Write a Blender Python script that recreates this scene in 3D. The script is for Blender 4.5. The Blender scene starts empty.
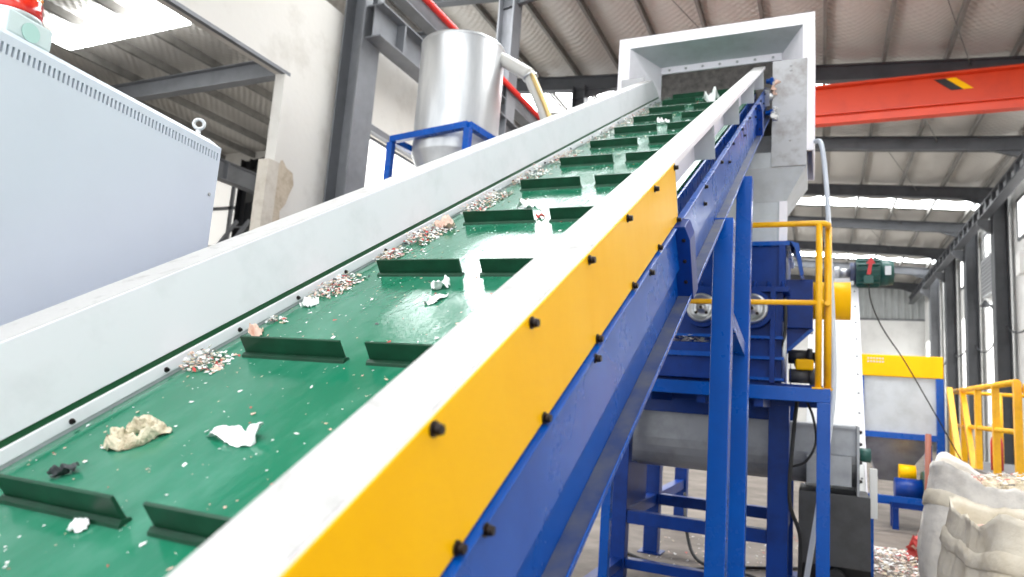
import bpy, bmesh, math, random
from mathutils import Vector, Matrix, noise

random.seed(7)
scene = bpy.context.scene
COL = scene.collection

# ------------------------------------------------------------------ camera
CAM_POS = Vector((0.0, 0.0, 1.6))
R_CAM = Matrix(((0.9111881, -0.0058397, 0.41194919),
                (0.40569914, -0.16135761, -0.89965101),
                (0.07172483, 0.98687873, -0.14465797)))
cam_data = bpy.data.cameras.new('camera')
cam_data.sensor_width = 36.0
cam_data.lens = 24.01
cam_data.clip_start = 0.03
cam_data.clip_end = 300
cam_data.dof.use_dof = True
cam_data.dof.focus_distance = 2.3
cam_data.dof.aperture_fstop = 3.2
cam = bpy.data.objects.new('camera', cam_data)
cam.matrix_world = Matrix.Translation(CAM_POS) @ R_CAM.to_4x4()
COL.objects.link(cam)
scene.camera = cam

# ------------------------------------------------------------------ world, exposure
world = bpy.data.worlds.new('overcast_sky')
scene.world = world
world.use_nodes = True
wb = world.node_tree.nodes['Background']
wb.inputs[0].default_value = (0.93, 0.97, 1.0, 1)
wb.inputs[1].default_value = 1.75
SKYLIGHT = 9.0        # emission of roof skylights (diffused daylight)
WINDOW = 2.4          # emission of frosted wall windows

vs = scene.view_settings
vs.view_transform = 'Standard'
vs.look = 'None'
vs.exposure = 0.58
vs.gamma = 1.0
vs.use_curve_mapping = False

# ------------------------------------------------------------------ materials
def srgb(r, g, b):
    def f(c):
        c /= 255.0
        return c / 12.92 if c <= 0.04045 else ((c + 0.055) / 1.055) ** 2.4
    return (f(r), f(g), f(b), 1)

def mat(name, col, rough=0.5, metal=0.0, col2=None, nscale=6.0, lo=0.45, hi=0.7, bump=0.0, bscale=40.0,
        stretch=None, coat=0.0, rvar=0.0, spec=0.5, detail=5.0):
    m = bpy.data.materials.new(name)
    m.use_nodes = True
    nt = m.node_tree
    b = nt.nodes['Principled BSDF']
    b.inputs['Base Color'].default_value = col
    b.inputs['Roughness'].default_value = rough
    b.inputs['Metallic'].default_value = metal
    b.inputs['Specular IOR Level'].default_value = spec
    if coat:
        b.inputs['Coat Weight'].default_value = coat
        b.inputs['Coat Roughness'].default_value = 0.15
    tc = nt.nodes.new('ShaderNodeTexCoord')
    src = tc.outputs['Object']
    if stretch:
        mp = nt.nodes.new('ShaderNodeMapping')
        mp.inputs['Scale'].default_value = stretch
        nt.links.new(src, mp.inputs[0])
        src = mp.outputs[0]
    if col2 is not None or rvar:
        n = nt.nodes.new('ShaderNodeTexNoise')
        n.inputs['Scale'].default_value = nscale
        n.inputs['Detail'].default_value = detail
        n.inputs['Roughness'].default_value = 0.65
        nt.links.new(src, n.inputs['Vector'])
        ramp = nt.nodes.new('ShaderNodeMapRange')
        ramp.inputs['From Min'].default_value = lo
        ramp.inputs['From Max'].default_value = hi
        nt.links.new(n.outputs['Fac'], ramp.inputs['Value'])
        if col2 is not None:
            mx = nt.nodes.new('ShaderNodeMix')
            mx.data_type = 'RGBA'
            mx.inputs['A'].default_value = col
            mx.inputs['B'].default_value = col2
            nt.links.new(ramp.outputs[0], mx.inputs['Factor'])
            nt.links.new(mx.outputs['Result'], b.inputs['Base Color'])
        if rvar:
            ad = nt.nodes.new('ShaderNodeMath')
            ad.operation = 'MULTIPLY_ADD'
            ad.inputs[1].default_value = rvar
            ad.inputs[2].default_value = rough
            nt.links.new(ramp.outputs[0], ad.inputs[0])
            nt.links.new(ad.outputs[0], b.inputs['Roughness'])
    if bump:
        n2 = nt.nodes.new('ShaderNodeTexNoise')
        n2.inputs['Scale'].default_value = bscale
        n2.inputs['Detail'].default_value = 4
        nt.links.new(src, n2.inputs['Vector'])
        bp = nt.nodes.new('ShaderNodeBump')
        bp.inputs['Strength'].default_value = bump
        bp.inputs['Distance'].default_value = 0.02
        nt.links.new(n2.outputs['Fac'], bp.inputs['Height'])
        nt.links.new(bp.outputs[0], b.inputs['Normal'])
    return m

def emit_mat(name, col, strength):
    m = bpy.data.materials.new(name)
    m.use_nodes = True
    b = m.node_tree.nodes['Principled BSDF']
    b.inputs['Base Color'].default_value = (0.8, 0.8, 0.8, 1)
    b.inputs['Roughness'].default_value = 0.6
    b.inputs['Emission Color'].default_value = col
    b.inputs['Emission Strength'].default_value = strength
    return m

M = {}
M['white'] = mat('white_paint', srgb(245, 241, 247), 0.42, col2=srgb(232, 229, 234), nscale=5, lo=0.5, hi=0.8, rvar=0.15)
M['white_worn'] = mat('worn_white_paint', srgb(190, 188, 186), 0.6, col2=srgb(84, 77, 71), nscale=12, lo=0.57, hi=0.95, bump=0.08, bscale=60, detail=8)
M['belt'] = mat('green_belt_rubber', srgb(28, 114, 84), 0.15, col2=srgb(92, 148, 126), nscale=4.5, lo=0.44, hi=0.95, rvar=0.22, bump=0.05, bscale=25, stretch=(1.6, 0.7, 1), spec=0.6, detail=8)
M['flight'] = mat('dark_green_rubber', srgb(4, 56, 34), 0.45, col2=srgb(12, 70, 46), nscale=14)
M['green_strip'] = mat('green_skirt_rubber', srgb(6, 78, 40), 0.5)
M['yellow'] = mat('yellow_paint', srgb(255, 192, 0), 0.36, col2=srgb(250, 184, 0), nscale=5, lo=0.4, hi=0.75, stretch=(1, 1, 0.4), rvar=0.1, spec=0.16)
M['yellow_rail'] = mat('yellow_rail_paint', srgb(250, 186, 8), 0.38, col2=srgb(232, 166, 10), nscale=12)
M['blue'] = mat('blue_gloss_paint', srgb(0, 82, 174), 0.24, col2=srgb(0, 68, 152), nscale=3, lo=0.35, hi=0.75, rvar=0.12, spec=0.34)
M['blue_dust'] = mat('dusty_blue_paint', srgb(38, 56, 100), 0.55, col2=srgb(84, 86, 96), nscale=9, lo=0.35, hi=0.65)
M['blue_dark'] = mat('deep_blue_paint', srgb(0, 52, 132), 0.36, col2=srgb(0, 40, 110), nscale=4, spec=0.3)
M['bolt'] = mat('black_bolt_steel', srgb(28, 24, 24), 0.4, 0.5, col2=srgb(58, 40, 34), nscale=200)
M['steel'] = mat('brushed_steel', srgb(196, 198, 200), 0.3, 0.85, col2=srgb(170, 172, 175), nscale=5, stretch=(1, 1, 6))
M['tank'] = mat('silver_sheet_steel', srgb(206, 207, 208), 0.36, 0.75, col2=srgb(186, 188, 190), nscale=3, stretch=(1.5, 1.5, 0.3), rvar=0.12)
M['zinc'] = mat('weathered_zinc_plate', srgb(176, 176, 178), 0.55, 0.15, col2=srgb(140, 134, 130), nscale=7, lo=0.48, hi=0.75, detail=9)
M['grey_in'] = mat('grey_inner_paint', srgb(196, 200, 204), 0.5, col2=srgb(180, 184, 186), nscale=4)
M['curtain'] = mat('dark_rubber_curtain', srgb(96, 90, 86), 0.7, col2=srgb(58, 54, 52), nscale=14, lo=0.35, hi=0.7, bump=0.3, bscale=30)
M['cabinet'] = mat('pale_blue_cabinet_paint', srgb(208, 215, 225), 0.42, col2=srgb(204, 211, 221), nscale=2, bump=0.02, bscale=250)
M['slot'] = mat('vent_shade_dark', srgb(30, 32, 42), 0.8)  # near-black colour stands in for the shade inside the vents
M['red_lens'] = mat('red_translucent_plastic', srgb(205, 22, 20), 0.15, coat=0.5, col2=srgb(236, 60, 20), nscale=20)
M['orange_lens'] = mat('orange_translucent_plastic', srgb(252, 150, 20), 0.15, coat=0.5, col2=srgb(240, 90, 10), nscale=40)
M['beacon_base'] = mat('pale_beacon_base', srgb(208, 222, 222), 0.35)
M['mint'] = mat('pale_green_beacon_base', srgb(176, 214, 206), 0.35)
M['plaster'] = mat('off_white_plaster', srgb(216, 212, 205), 0.85, col2=srgb(186, 180, 170), nscale=1.3, lo=0.5, hi=0.8, bump=0.15, bscale=12, detail=8)
M['cement'] = mat('exposed_cement', srgb(196, 182, 162), 0.9, col2=srgb(166, 150, 130), nscale=6, bump=0.4, bscale=30)
M['cement_pale'] = mat('pale_cement', srgb(206, 198, 186), 0.9, col2=srgb(186, 176, 162), nscale=5, bump=0.3, bscale=25)
M['wall_white'] = mat('white_wall_paint', srgb(232, 232, 230), 0.8, col2=srgb(214, 214, 212), nscale=0.8)
M['dark_steel'] = mat('dark_grey_structural_steel', srgb(74, 76, 80), 0.5, 0.1, col2=srgb(60, 62, 66), nscale=2)
M['mid_steel'] = mat('grey_structural_steel', srgb(120, 122, 126), 0.5, 0.1, col2=srgb(104, 106, 110), nscale=2)
M['purlin'] = mat('galvanised_purlin', srgb(124, 122, 118), 0.5, 0.2, col2=srgb(100, 98, 94), nscale=3)
M['corrugated'] = mat('pale_corrugated_sheet', srgb(180, 184, 184), 0.5, 0.1, col2=srgb(164, 168, 168), nscale=1)
M['orange'] = mat('orange_red_crane_paint', srgb(208, 58, 12), 0.45, col2=srgb(194, 50, 10), nscale=2)
M['black'] = mat('black_rubber', srgb(26, 27, 30), 0.5)
M['dark_machine'] = mat('dark_grey_machine_paint', srgb(70, 70, 72), 0.5, col2=srgb(54, 53, 54), nscale=5)
M['trough'] = mat('grey_trough_steel', srgb(164, 166, 170), 0.4, 0.3, col2=srgb(136, 138, 142), nscale=3)
M['green_motor'] = mat('dark_green_motor_paint', srgb(30, 84, 76), 0.4, col2=srgb(22, 64, 60), nscale=8)
M['red'] = mat('red_paint', srgb(204, 34, 40), 0.4)
M['red_pipe'] = mat('red_pipe_paint', srgb(214, 44, 36), 0.35)
M['brass'] = mat('brass_coloured_pipe', srgb(196, 168, 112), 0.3, 0.6)
M['duct'] = mat('pale_duct_plastic', srgb(196, 194, 188), 0.4)
M['hose'] = mat('milky_plastic_hose', srgb(198, 204, 214), 0.25, coat=0.3)
M['film_white'] = mat('white_plastic_film', srgb(240, 240, 238), 0.45)
M['film_cream'] = mat('dirty_cream_plastic_film', srgb(226, 214, 186), 0.5, col2=srgb(170, 148, 116), nscale=40, bump=0.8, bscale=55)
M['film_dark'] = mat('dark_plastic_scrap', srgb(60, 64, 66), 0.5)
M['film_red'] = mat('red_plastic_scrap', srgb(196, 66, 60), 0.5)
M['film_pink'] = mat('pink_beige_plastic_scrap', srgb(226, 190, 172), 0.5)
M['bag'] = mat('woven_cream_bag_fabric', srgb(226, 216, 198), 0.75, col2=srgb(204, 190, 166), nscale=4, lo=0.45, hi=0.75, bump=0.9, bscale=9)
M['bag_white'] = mat('woven_white_bag_fabric', srgb(228, 222, 214), 0.7, col2=srgb(196, 190, 184), nscale=5, bump=0.9, bscale=8)
M['rust_wood'] = mat('reddish_brown_wood', srgb(142, 80, 62), 0.6)
M['silver_badge'] = mat('silver_badge', srgb(200, 202, 204), 0.4, 0.3)
M['window_dim'] = emit_mat('dim_frosted_glass', (1.0, 0.96, 0.88, 1), 0.45)
M['added_glow'] = emit_mat('added_glow_sheet', (1.0, 1.0, 0.98, 1), 1.7)  # glow for the panels added along the right wall
M['skylight'] = emit_mat('daylit_skylight_sheet', (0.95, 0.98, 1.0, 1), SKYLIGHT)
M['window'] = emit_mat('daylit_frosted_glass', (1.0, 0.99, 0.96, 1), WINDOW)
M['louver'] = mat('grey_louver', srgb(150, 152, 154), 0.5)

# concrete floor
def floor_mat():
    m = mat('worn_concrete', srgb(132, 122, 112), 0.6, col2=srgb(88, 80, 74), nscale=1.6, lo=0.35, hi=0.75, bump=0.15, bscale=8, rvar=0.2, detail=9)
    return m
M['floor'] = floor_mat()

# quilted silver roof insulation
def foil_mat():
    m = bpy.data.materials.new('silver_roof_insulation')
    m.use_nodes = True
    nt = m.node_tree
    b = nt.nodes['Principled BSDF']
    b.inputs['Base Color'].default_value = srgb(190, 186, 180)
    b.inputs['Metallic'].default_value = 0.35
    b.inputs['Roughness'].default_value = 0.5
    tc = nt.nodes.new('ShaderNodeTexCoord')
    w1 = nt.nodes.new('ShaderNodeTexWave')
    w1.inputs['Scale'].default_value = 3.4
    w1.inputs['Distortion'].default_value = 1.2
    w1.inputs['Detail'].default_value = 2
    w1.bands_direction = 'DIAGONAL'
    mp = nt.nodes.new('ShaderNodeMapping')
    mp.inputs['Scale'].default_value = (-1.0, 1.0, 1.0)
    w2 = nt.nodes.new('ShaderNodeTexWave')
    w2.inputs['Scale'].default_value = 3.4
    w2.inputs['Distortion'].default_value = 1.2
    w2.bands_direction = 'DIAGONAL'
    nt.links.new(tc.outputs['Object'], w1.inputs['Vector'])
    nt.links.new(tc.outputs['Object'], mp.inputs[0])
    nt.links.new(mp.outputs[0], w2.inputs['Vector'])
    ad = nt.nodes.new('ShaderNodeMath')
    ad.operation = 'ADD'
    nt.links.new(w1.outputs['Fac'], ad.inputs[0])
    nt.links.new(w2.outputs['Fac'], ad.inputs[1])
    bp = nt.nodes.new('ShaderNodeBump')
    bp.inputs['Strength'].default_value = 0.5
    bp.inputs['Distance'].default_value = 0.025
    nt.links.new(ad.outputs[0], bp.inputs['Height'])
    nt.links.new(bp.outputs[0], b.inputs['Normal'])
    return m
M['foil'] = foil_mat()

# ------------------------------------------------------------------ mesh builder
WM = {}          # world matrix of every empty we parent to

class MB:
    def __init__(self, T=None):
        self.v, self.f, self.s, self.m = [], [], [], []
        self.T = T
        self.mi = 0
    def add(self, verts, faces, smooth=False):
        o = len(self.v)
        for p in verts:
            p = Vector(p)
            self.v.append(self.T @ p if self.T else p)
        for k, f in enumerate(faces):
            self.f.append([i + o for i in f])
            self.s.append(smooth[k] if isinstance(smooth, list) else smooth)
            self.m.append(self.mi)
        return self
    def box(self, x0, x1, y0, y1, z0, z1):
        v = [(x0, y0, z0), (x1, y0, z0), (x1, y1, z0), (x0, y1, z0), (x0, y0, z1), (x1, y0, z1), (x1, y1, z1), (x0, y1, z1)]
        return self.add(v, [[0, 3, 2, 1], [4, 5, 6, 7], [0, 1, 5, 4], [1, 2, 6, 5], [2, 3, 7, 6], [3, 0, 4, 7]])
    def prism(self, poly, vec):
        n = len(poly)
        poly = [Vector(p) for p in poly]
        vec = Vector(vec)
        nr = Vector((0, 0, 0))
        for i in range(n):
            nr += poly[i].cross(poly[(i + 1) % n])
        if nr.dot(vec) > 0:
            poly = poly[::-1]
        v = poly + [p + vec for p in poly]
        f = [list(range(n)), list(range(2 * n - 1, n - 1, -1))]
        for i in range(n):
            j = (i + 1) % n
            f.append([j, i, i + n, j + n])
        return self.add(v, f)
    def frame(self, a, b, up):
        a, b = Vector(a), Vector(b)
        w = (b - a).normalized()
        up = Vector(up)
        if abs(w.dot(up)) > 0.98:
            up = Vector((0, 1, 0)) if abs(w.y) < 0.9 else Vector((1, 0, 0))
        u = w.cross(up).normalized()
        return a, b, w, u, u.cross(w).normalized()
    def beam(self, a, b, w, h, up=(0, 0, 1)):
        a, b, d, u, t = self.frame(a, b, up)
        return self.prism([a + u * w / 2 + t * h / 2, a - u * w / 2 + t * h / 2, a - u * w / 2 - t * h / 2, a + u * w / 2 - t * h / 2], b - a)
    def ibeam(self, a, b, w, h, tf=0.02, tw=0.015, up=(0, 0, 1)):
        a, b, d, u, t = self.frame(a, b, up)
        W, H, q = w / 2, h / 2, tw / 2
        pts = [(-W, -H), (W, -H), (W, -H + tf), (q, -H + tf), (q, H - tf), (W, H - tf), (W, H), (-W, H), (-W, H - tf), (-q, H - tf), (-q, -H + tf), (-W, -H + tf)]
        return self.prism([a + u * x + t * y for x, y in pts], b - a)
    def cyl(self, a, b, r, r2=None, n=20, caps=True):
        a, b, d, u, t = self.frame(a, b, (0, 0, 1))
        r2 = r if r2 is None else r2
        v = []
        for k in range(n):
            c = math.cos(2 * math.pi * k / n)
            s = math.sin(2 * math.pi * k / n)
            v.append(a + (u * c + t * s) * r)
        for k in range(n):
            c = math.cos(2 * math.pi * k / n)
            s = math.sin(2 * math.pi * k / n)
            v.append(b + (u * c + t * s) * r2)
        f = [[k, (k + 1) % n, (k + 1) % n + n, k + n] for k in range(n)]
        sm = [True] * n
        if caps:
            f += [list(range(n))[::-1], list(range(n, 2 * n))]
            sm += [False, False]
        return self.add(v, f, sm)
    def tube(self, pts, r, n=8, sub=0):
        pts = [Vector(p) for p in pts]
        if sub:
            pts = catmull(pts, sub)
        v, f = [], []
        prev = None
        for i, p in enumerate(pts):
            d = (pts[min(i + 1, len(pts) - 1)] - pts[max(i - 1, 0)]).normalized()
            if prev is None:
                u = d.cross(Vector((0, 0, 1)))
                if u.length < 0.1:
                    u = d.cross(Vector((0, 1, 0)))
            else:
                u = prev - d * prev.dot(d)
            u.normalize()
            prev = u
            t = d.cross(u)
            for k in range(n):
                a = 2 * math.pi * k / n
                v.append(p + (u * math.cos(a) + t * math.sin(a)) * r)
        for i in range(len(pts) - 1):
            for k in range(n):
                f.append([i * n + k, i * n + (k + 1) % n, (i + 1) * n + (k + 1) % n, (i + 1) * n + k])
        sm = [True] * len(f)
        f.append(list(range(n))[::-1])
        f.append(list(range((len(pts) - 1) * n, len(pts) * n)))
        return self.add(v, f, sm + [False, False])
    def lathe(self, prof, c, axis=(0, 0, 1), n=32, smooth=True):
        c = Vector(c)
        ax = Vector(axis).normalized()
        u = ax.cross(Vector((0, 0, 1)))
        if u.length < 0.1:
            u = Vector((1, 0, 0))
        u.normalize()
        t = ax.cross(u)
        v, f = [], []
        for r, z in prof:
            for k in range(n):
                a = 2 * math.pi * k / n
                v.append(c + ax * z + (u * math.cos(a) + t * math.sin(a)) * r)
        for i in range(len(prof) - 1):
            for k in range(n):
                f.append([i * n + k, i * n + (k + 1) % n, (i + 1) * n + (k + 1) % n, (i + 1) * n + k])
        return self.add(v, f, smooth)
    def mesh(self, name, mats, inv=None):
        me = bpy.data.meshes.new(name)
        vv = [inv @ p for p in self.v] if inv else self.v
        me.from_pydata([tuple(p) for p in vv], [], self.f)
        for mm in (mats if isinstance(mats, (list, tuple)) else [mats]):
            me.materials.append(M[mm] if isinstance(mm, str) else mm)
        me.polygons.foreach_set('use_smooth', self.s)
        me.polygons.foreach_set('material_index', self.m)
        me.update()
        return me
    def build(self, name, mats, parent=None, bevel=0.0, solid=0.0):
        if parent is not None:
            W = WM[parent.name]
            o = bpy.data.objects.new(name, self.mesh(name, mats, W.inverted()))
            COL.objects.link(o)
            o.parent = parent
            WM[o.name] = W
        else:
            xs = [p.x for p in self.v]; ys = [p.y for p in self.v]; zs = [p.z for p in self.v]
            L = Matrix.Translation(((min(xs) + max(xs)) / 2, (min(ys) + max(ys)) / 2, min(zs)))
            o = bpy.data.objects.new(name, self.mesh(name, mats, L.inverted()))
            COL.objects.link(o)
            o.matrix_world = L
            WM[o.name] = L
        if solid:
            md = o.modifiers.new('thickness', 'SOLIDIFY')
            md.thickness = solid
            md.offset = 0
        if bevel:
            md = o.modifiers.new('bevel', 'BEVEL')
            md.width = bevel
            md.segments = 2
            md.limit_method = 'ANGLE'
            md.angle_limit = 0.7
        return o

def catmull(pts, sub):
    out = []
    n = len(pts)
    for i in range(n - 1):
        p0, p1, p2, p3 = pts[max(i - 1, 0)], pts[i], pts[i + 1], pts[min(i + 2, n - 1)]
        for k in range(sub):
            t = k / sub
            out.append(0.5 * ((2 * p1) + (p2 - p0) * t + (2 * p0 - 5 * p1 + 4 * p2 - p3) * t * t + (3 * p1 - p0 - 3 * p2 + p3) * t ** 3))
    out.append(pts[-1])
    return out

def empty(name, Mw, label, cat, group=None):
    if not isinstance(Mw, Matrix):
        Mw = Matrix.Translation(Mw)
    o = bpy.data.objects.new(name, None)
    o.empty_display_size = 0.1
    COL.objects.link(o)
    o.matrix_world = Mw
    WM[o.name] = Mw
    o['label'] = label
    o['category'] = cat
    if group:
        o['group'] = group
    return o

def tag(o, label, cat, group=None, kind=None):
    o['label'] = label
    o['category'] = cat
    if group:
        o['group'] = group
    if kind:
        o['kind'] = kind
    return o

def struct(o):
    o['kind'] = 'structure'
    return o

def inst(name, mesh, parent, Mw):
    """piece sharing mesh data, placed by its world matrix"""
    o = bpy.data.objects.new(name, mesh)
    COL.objects.link(o)
    W = WM[parent.name]
    if parent.parent is not None or True:
        o.parent = parent
    o.matrix_basis = W.inverted() @ Mw
    WM[o.name] = Mw
    return o

def bolt_mesh(name, r, h, m='bolt', washer=True):
    b = MB()
    if washer:
        b.cyl((0, 0, 0), (0, 0, h * 0.2), r * 1.35, n=12)
    b.cyl((0, 0, h * 0.15), (0, 0, h * 0.75), r, n=6)
    b.cyl((0, 0, h * 0.7), (0, 0, h), r * 0.86, n=10)
    return b.mesh(name, m)

def face_to(p, nrm):
    """matrix at p with local z along nrm"""
    z = Vector(nrm).normalized()
    return Matrix.Translation(p) @ z.to_track_quat('Z', 'Y').to_matrix().to_4x4()

# ================================================================== SETTING
XL, XR = -6.3, 5.35
XRL = -9.6
FRAMES = [2.7 + 4.75 * k for k in range(0, 10)]
Y_END = 47.2
Y_BACK = -7.0
def roof_z(x):
    return 9.95 - 0.085 * x

o = MB().box(-22, 9, Y_BACK, Y_END + 0.3, -0.2, 0).build('floor', 'floor'); struct(o)

# roof insulation with skylight gaps
STRIPS = [(-3.4, -1.2), (7.6, 11.0), (18.2, 19.9), (28.65, 30.1), (39.2, 40.6)]
b = MB()
segs = []
y = Y_BACK
for s0, s1 in STRIPS:
    segs.append((y, s0)); y = s1
segs.append((y, Y_END))
PX = [-8.7 + 1.25 * k for k in range(12)]
for s0, s1 in segs:
    ny = max(2, int((s1 - s0) / 0.6)); nx = 95
    v, f = [], []
    for j in range(ny + 1):
        yy = s0 + (s1 - s0) * j / ny
        for i in range(nx + 1):
            xx = XRL + (XR - XRL) * i / nx
            ph = ((xx - PX[0]) / 1.25) % 1.0
            sag = 0.10 * math.sin(math.pi * ph) ** 2 * (0.7 + 0.6 * noise.noise((xx * 0.9, yy * 0.7, 3)))
            v.append((xx, yy, roof_z(xx) + 0.02 - sag + 0.03 * noise.noise((xx * 2, yy * 2, 0))))
    for j in range(ny):
        for i in range(nx):
            a = j * (nx + 1) + i
            f.append([a, a + nx + 1, a + nx + 2, a + 1])
    b.add(v, f, True)
# outer roof sheet above the insulation
for s0, s1 in segs:
    b.add([(XRL, s0, roof_z(XRL) + 0.22), (XR + 0.3, s0, roof_z(XR) + 0.22), (XR + 0.3, s1, roof_z(XR) + 0.22), (XRL, s1, roof_z(XRL) + 0.22)], [[0, 1, 2, 3]])
ceiling = struct(b.build('ceiling', 'foil'))
for k, (s0, s1) in enumerate(STRIPS):
    bb = MB()
    n = 12
    for i in range(n):
        xa_ = XRL + (XR - XRL) * i / n + 0.02
        xb_ = XRL + (XR - XRL) * (i + 1) / n - 0.02
        p = MB()
        p.add([(xa_, s0, roof_z(xa_) + 0.08), (xb_, s0, roof_z(xb_) + 0.08), (xb_, s1, roof_z(xb_) + 0.08), (xa_, s1, roof_z(xa_) + 0.08)], [[0, 3, 2, 1]])
        p.build('skylight_panel', 'skylight', ceiling)
for x in PX:
    p = MB()
    z = roof_z(x)
    p.prism([(x - 0.035, Y_BACK, z - 0.17), (x + 0.035, Y_BACK, z - 0.17), (x + 0.035, Y_BACK, z - 0.15), (x - 0.015, Y_BACK, z - 0.15),
             (x - 0.015, Y_BACK, z - 0.01), (x + 0.035, Y_BACK, z - 0.01), (x + 0.035, Y_BACK, z + 0.01), (x - 0.035, Y_BACK, z + 0.01)], (0, Y_END - Y_BACK, 0))
    p.build('purlin', 'purlin', ceiling)
for k, fy in enumerate(FRAMES):
    p = MB()
    zl, zr = roof_z(XL) - 0.37, roof_z(XR) - 0.37
    p.ibeam((XRL, fy, roof_z(XRL) - 0.37), (XR, fy, zr), 0.22, 0.40)
    # haunches at both ends
    for x, z, sg in ((XL, zl, 1), (XR, zr, -1)):
        p.prism([(x, fy - 0.06, z - 0.2), (x + sg * 1.1, fy - 0.06, z - 0.2 - sg * 0.085 * 1.1), (x, fy - 0.06, z - 0.5)], (0, 0.12, 0))
    p.build('rafter', 'dark_steel', ceiling)
# thin tie rods between rafters
for k in range(len(FRAMES) - 1):
    for x in (-3.2, 1.6):
        MB().tube([(x, FRAMES[k], roof_z(x) - 0.3), (x + 1.4, FRAMES[k + 1], roof_z(x + 1.4) - 0.3)], 0.012, n=5).build('tie_rod', 'purlin', ceiling)

# ---- left wall with the big opening (Y up to 6.35, z up to 5.4) and a daylit window
b = MB()
T0, T1 = XL - 0.16, XL
b.box(T0, T1, Y_BACK, 6.37, 5.4, 6.75)          # lintel zone above opening
b.box(T0, T1, 6.37, 7.85, 0, 6.75)              # pier
b.box(T0, T1, 7.85, 16.6, 5.36, 6.75)           # above windows
b.box(T0, T1, 7.85, 16.6, 0, 2.2)               # below windows
b.box(T0, T1, 16.6, 20.0, 0, 6.75)
b.box(T0, T1, 20.0, Y_END, 0, 2.6)
b.box(T0, T1, 20.0, Y_END, 6.3, 6.75)
b.box(T0, T1, 11.9, 12.5, 2.2, 5.36)
wall_left = struct(b.build('wall_left', 'plaster'))
# worn jamb: cement pier edge and the patch where the plaster has broken away
MB().box(XL - 0.15, XL + 0.014, 6.17, 6.36, 0, 4.22).build('cement_jamb', 'cement_pale', wall_left)
b = MB()
prof = [(6.34, 2.2), (6.34, 4.24), (6.42, 4.28), (6.50, 4.20), (6.62, 4.17), (6.66, 4.02), (6.60, 3.88), (6.56, 3.74), (6.47, 3.62), (6.50, 3.4), (6.42, 3.1), (6.43, 2.2)]
b.prism([(XL - 0.1, yy, zz) for yy, zz in prof], (0.108, 0, 0))
b.build('broken_plaster_patch', 'cement', wall_left)
b = MB()
b.box(XL - 0.15, XL + 0.012, 6.27, 6.372, 4.22, 5.4)
b.build('plaster_jamb', 'plaster', wall_left)
b = MB()
b.box(XL - 0.05, XL + 0.015, Y_BACK, 6.36, 5.385, 5.43)
b.build('lintel_edge', 'mid_steel', wall_left)
b = MB()
b.box(XL - 0.05, XL + 0.06, 7.85, 16.6, 5.32, 5.42)
b.build('window_lintel', 'mid_steel', wall_left)
# skim coat above the windows, lighter
for k, (y0, y1) in enumerate(((7.85, 11.9), (12.5, 16.6))):
    w = MB()
    n = 4
    w.box(XL - 0.12, XL - 0.10, y0, y1, 2.2, 5.32)
    wo = struct(w.build('window_%d' % (k + 1), 'window'))
    for i in range(n + 1):
        yy = y0 + (y1 - y0) * i / n
        MB().box(XL - 0.12, XL - 0.06, yy - 0.03, yy + 0.03, 2.2, 5.32).build('mullion', 'mid_steel', wo)
    for zz in (2.25, 3.3, 4.45, 5.28):
        MB().box(XL - 0.115, XL - 0.065, y0, y1, zz - 0.02, zz + 0.02).build('transom', 'mid_steel', wo)

for k in range(5):  # unseen windows, added to light the far and right walls
    y0 = 20.1 + k * 5.4
    wo = struct(MB().box(XL - 0.1, XL - 0.07, y0, y0 + 5.2, 2.6, 6.3).build('window_%d' % (k + 11), 'window'))
    for i in range(5):
        yy = y0 + 5.2 * i / 4
        MB().box(XL - 0.09, XL - 0.03, yy - 0.04, yy + 0.04, 2.6, 6.3).build('mullion', 'mid_steel', wo)
# ---- right wall, plain white with daylit high windows
b = MB()
b.box(XR + 0.35, XR + 0.6, Y_BACK, Y_END, 0, roof_z(XR) - 0.55)
b.box(XR + 0.40, XR + 0.6, Y_BACK, Y_END, roof_z(XR) - 0.55, roof_z(XR) + 0.3)
struct(b.build('wall_right', 'wall_white'))
for k, (y0, y1) in enumerate(((20.3, 25.6), (27.4, 30.4), (32.2, 35.4))):
    w = MB().box(XR + 0.33, XR + 0.36, y0, y1, 7.4, 8.6)
    wo = struct(w.build('window_%d' % (k + 3), 'window'))
    for i in range(5):
        yy = y0 + (y1 - y0) * i / 4
        MB().box(XR + 0.30, XR + 0.335, yy - 0.05, yy + 0.05, 7.35, 8.65).build('mullion', 'mid_steel', wo)
    for zz in (7.37, 8.62):
        MB().box(XR + 0.30, XR + 0.335, y0, y1, zz - 0.05, zz + 0.05).build('frame_bar', 'mid_steel', wo)

for k, (y0, y1) in enumerate(((27.3, 30.5), (32.0, 35.3), (36.8, 40.0), (41.5, 46.5))):  # glowing panels added between the columns to brighten the white wall
    wo = struct(MB().box(XR + 0.33, XR + 0.36, y0, y1, 1.6, 6.0).build('window_%d' % (k + 7), 'added_glow'))
    for i in range(4):
        yy = y0 + (y1 - y0) * i / 3
        MB().box(XR + 0.31, XR + 0.335, yy - 0.03, yy + 0.03, 1.6, 6.0).build('mullion', 'wall_white', wo)
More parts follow.
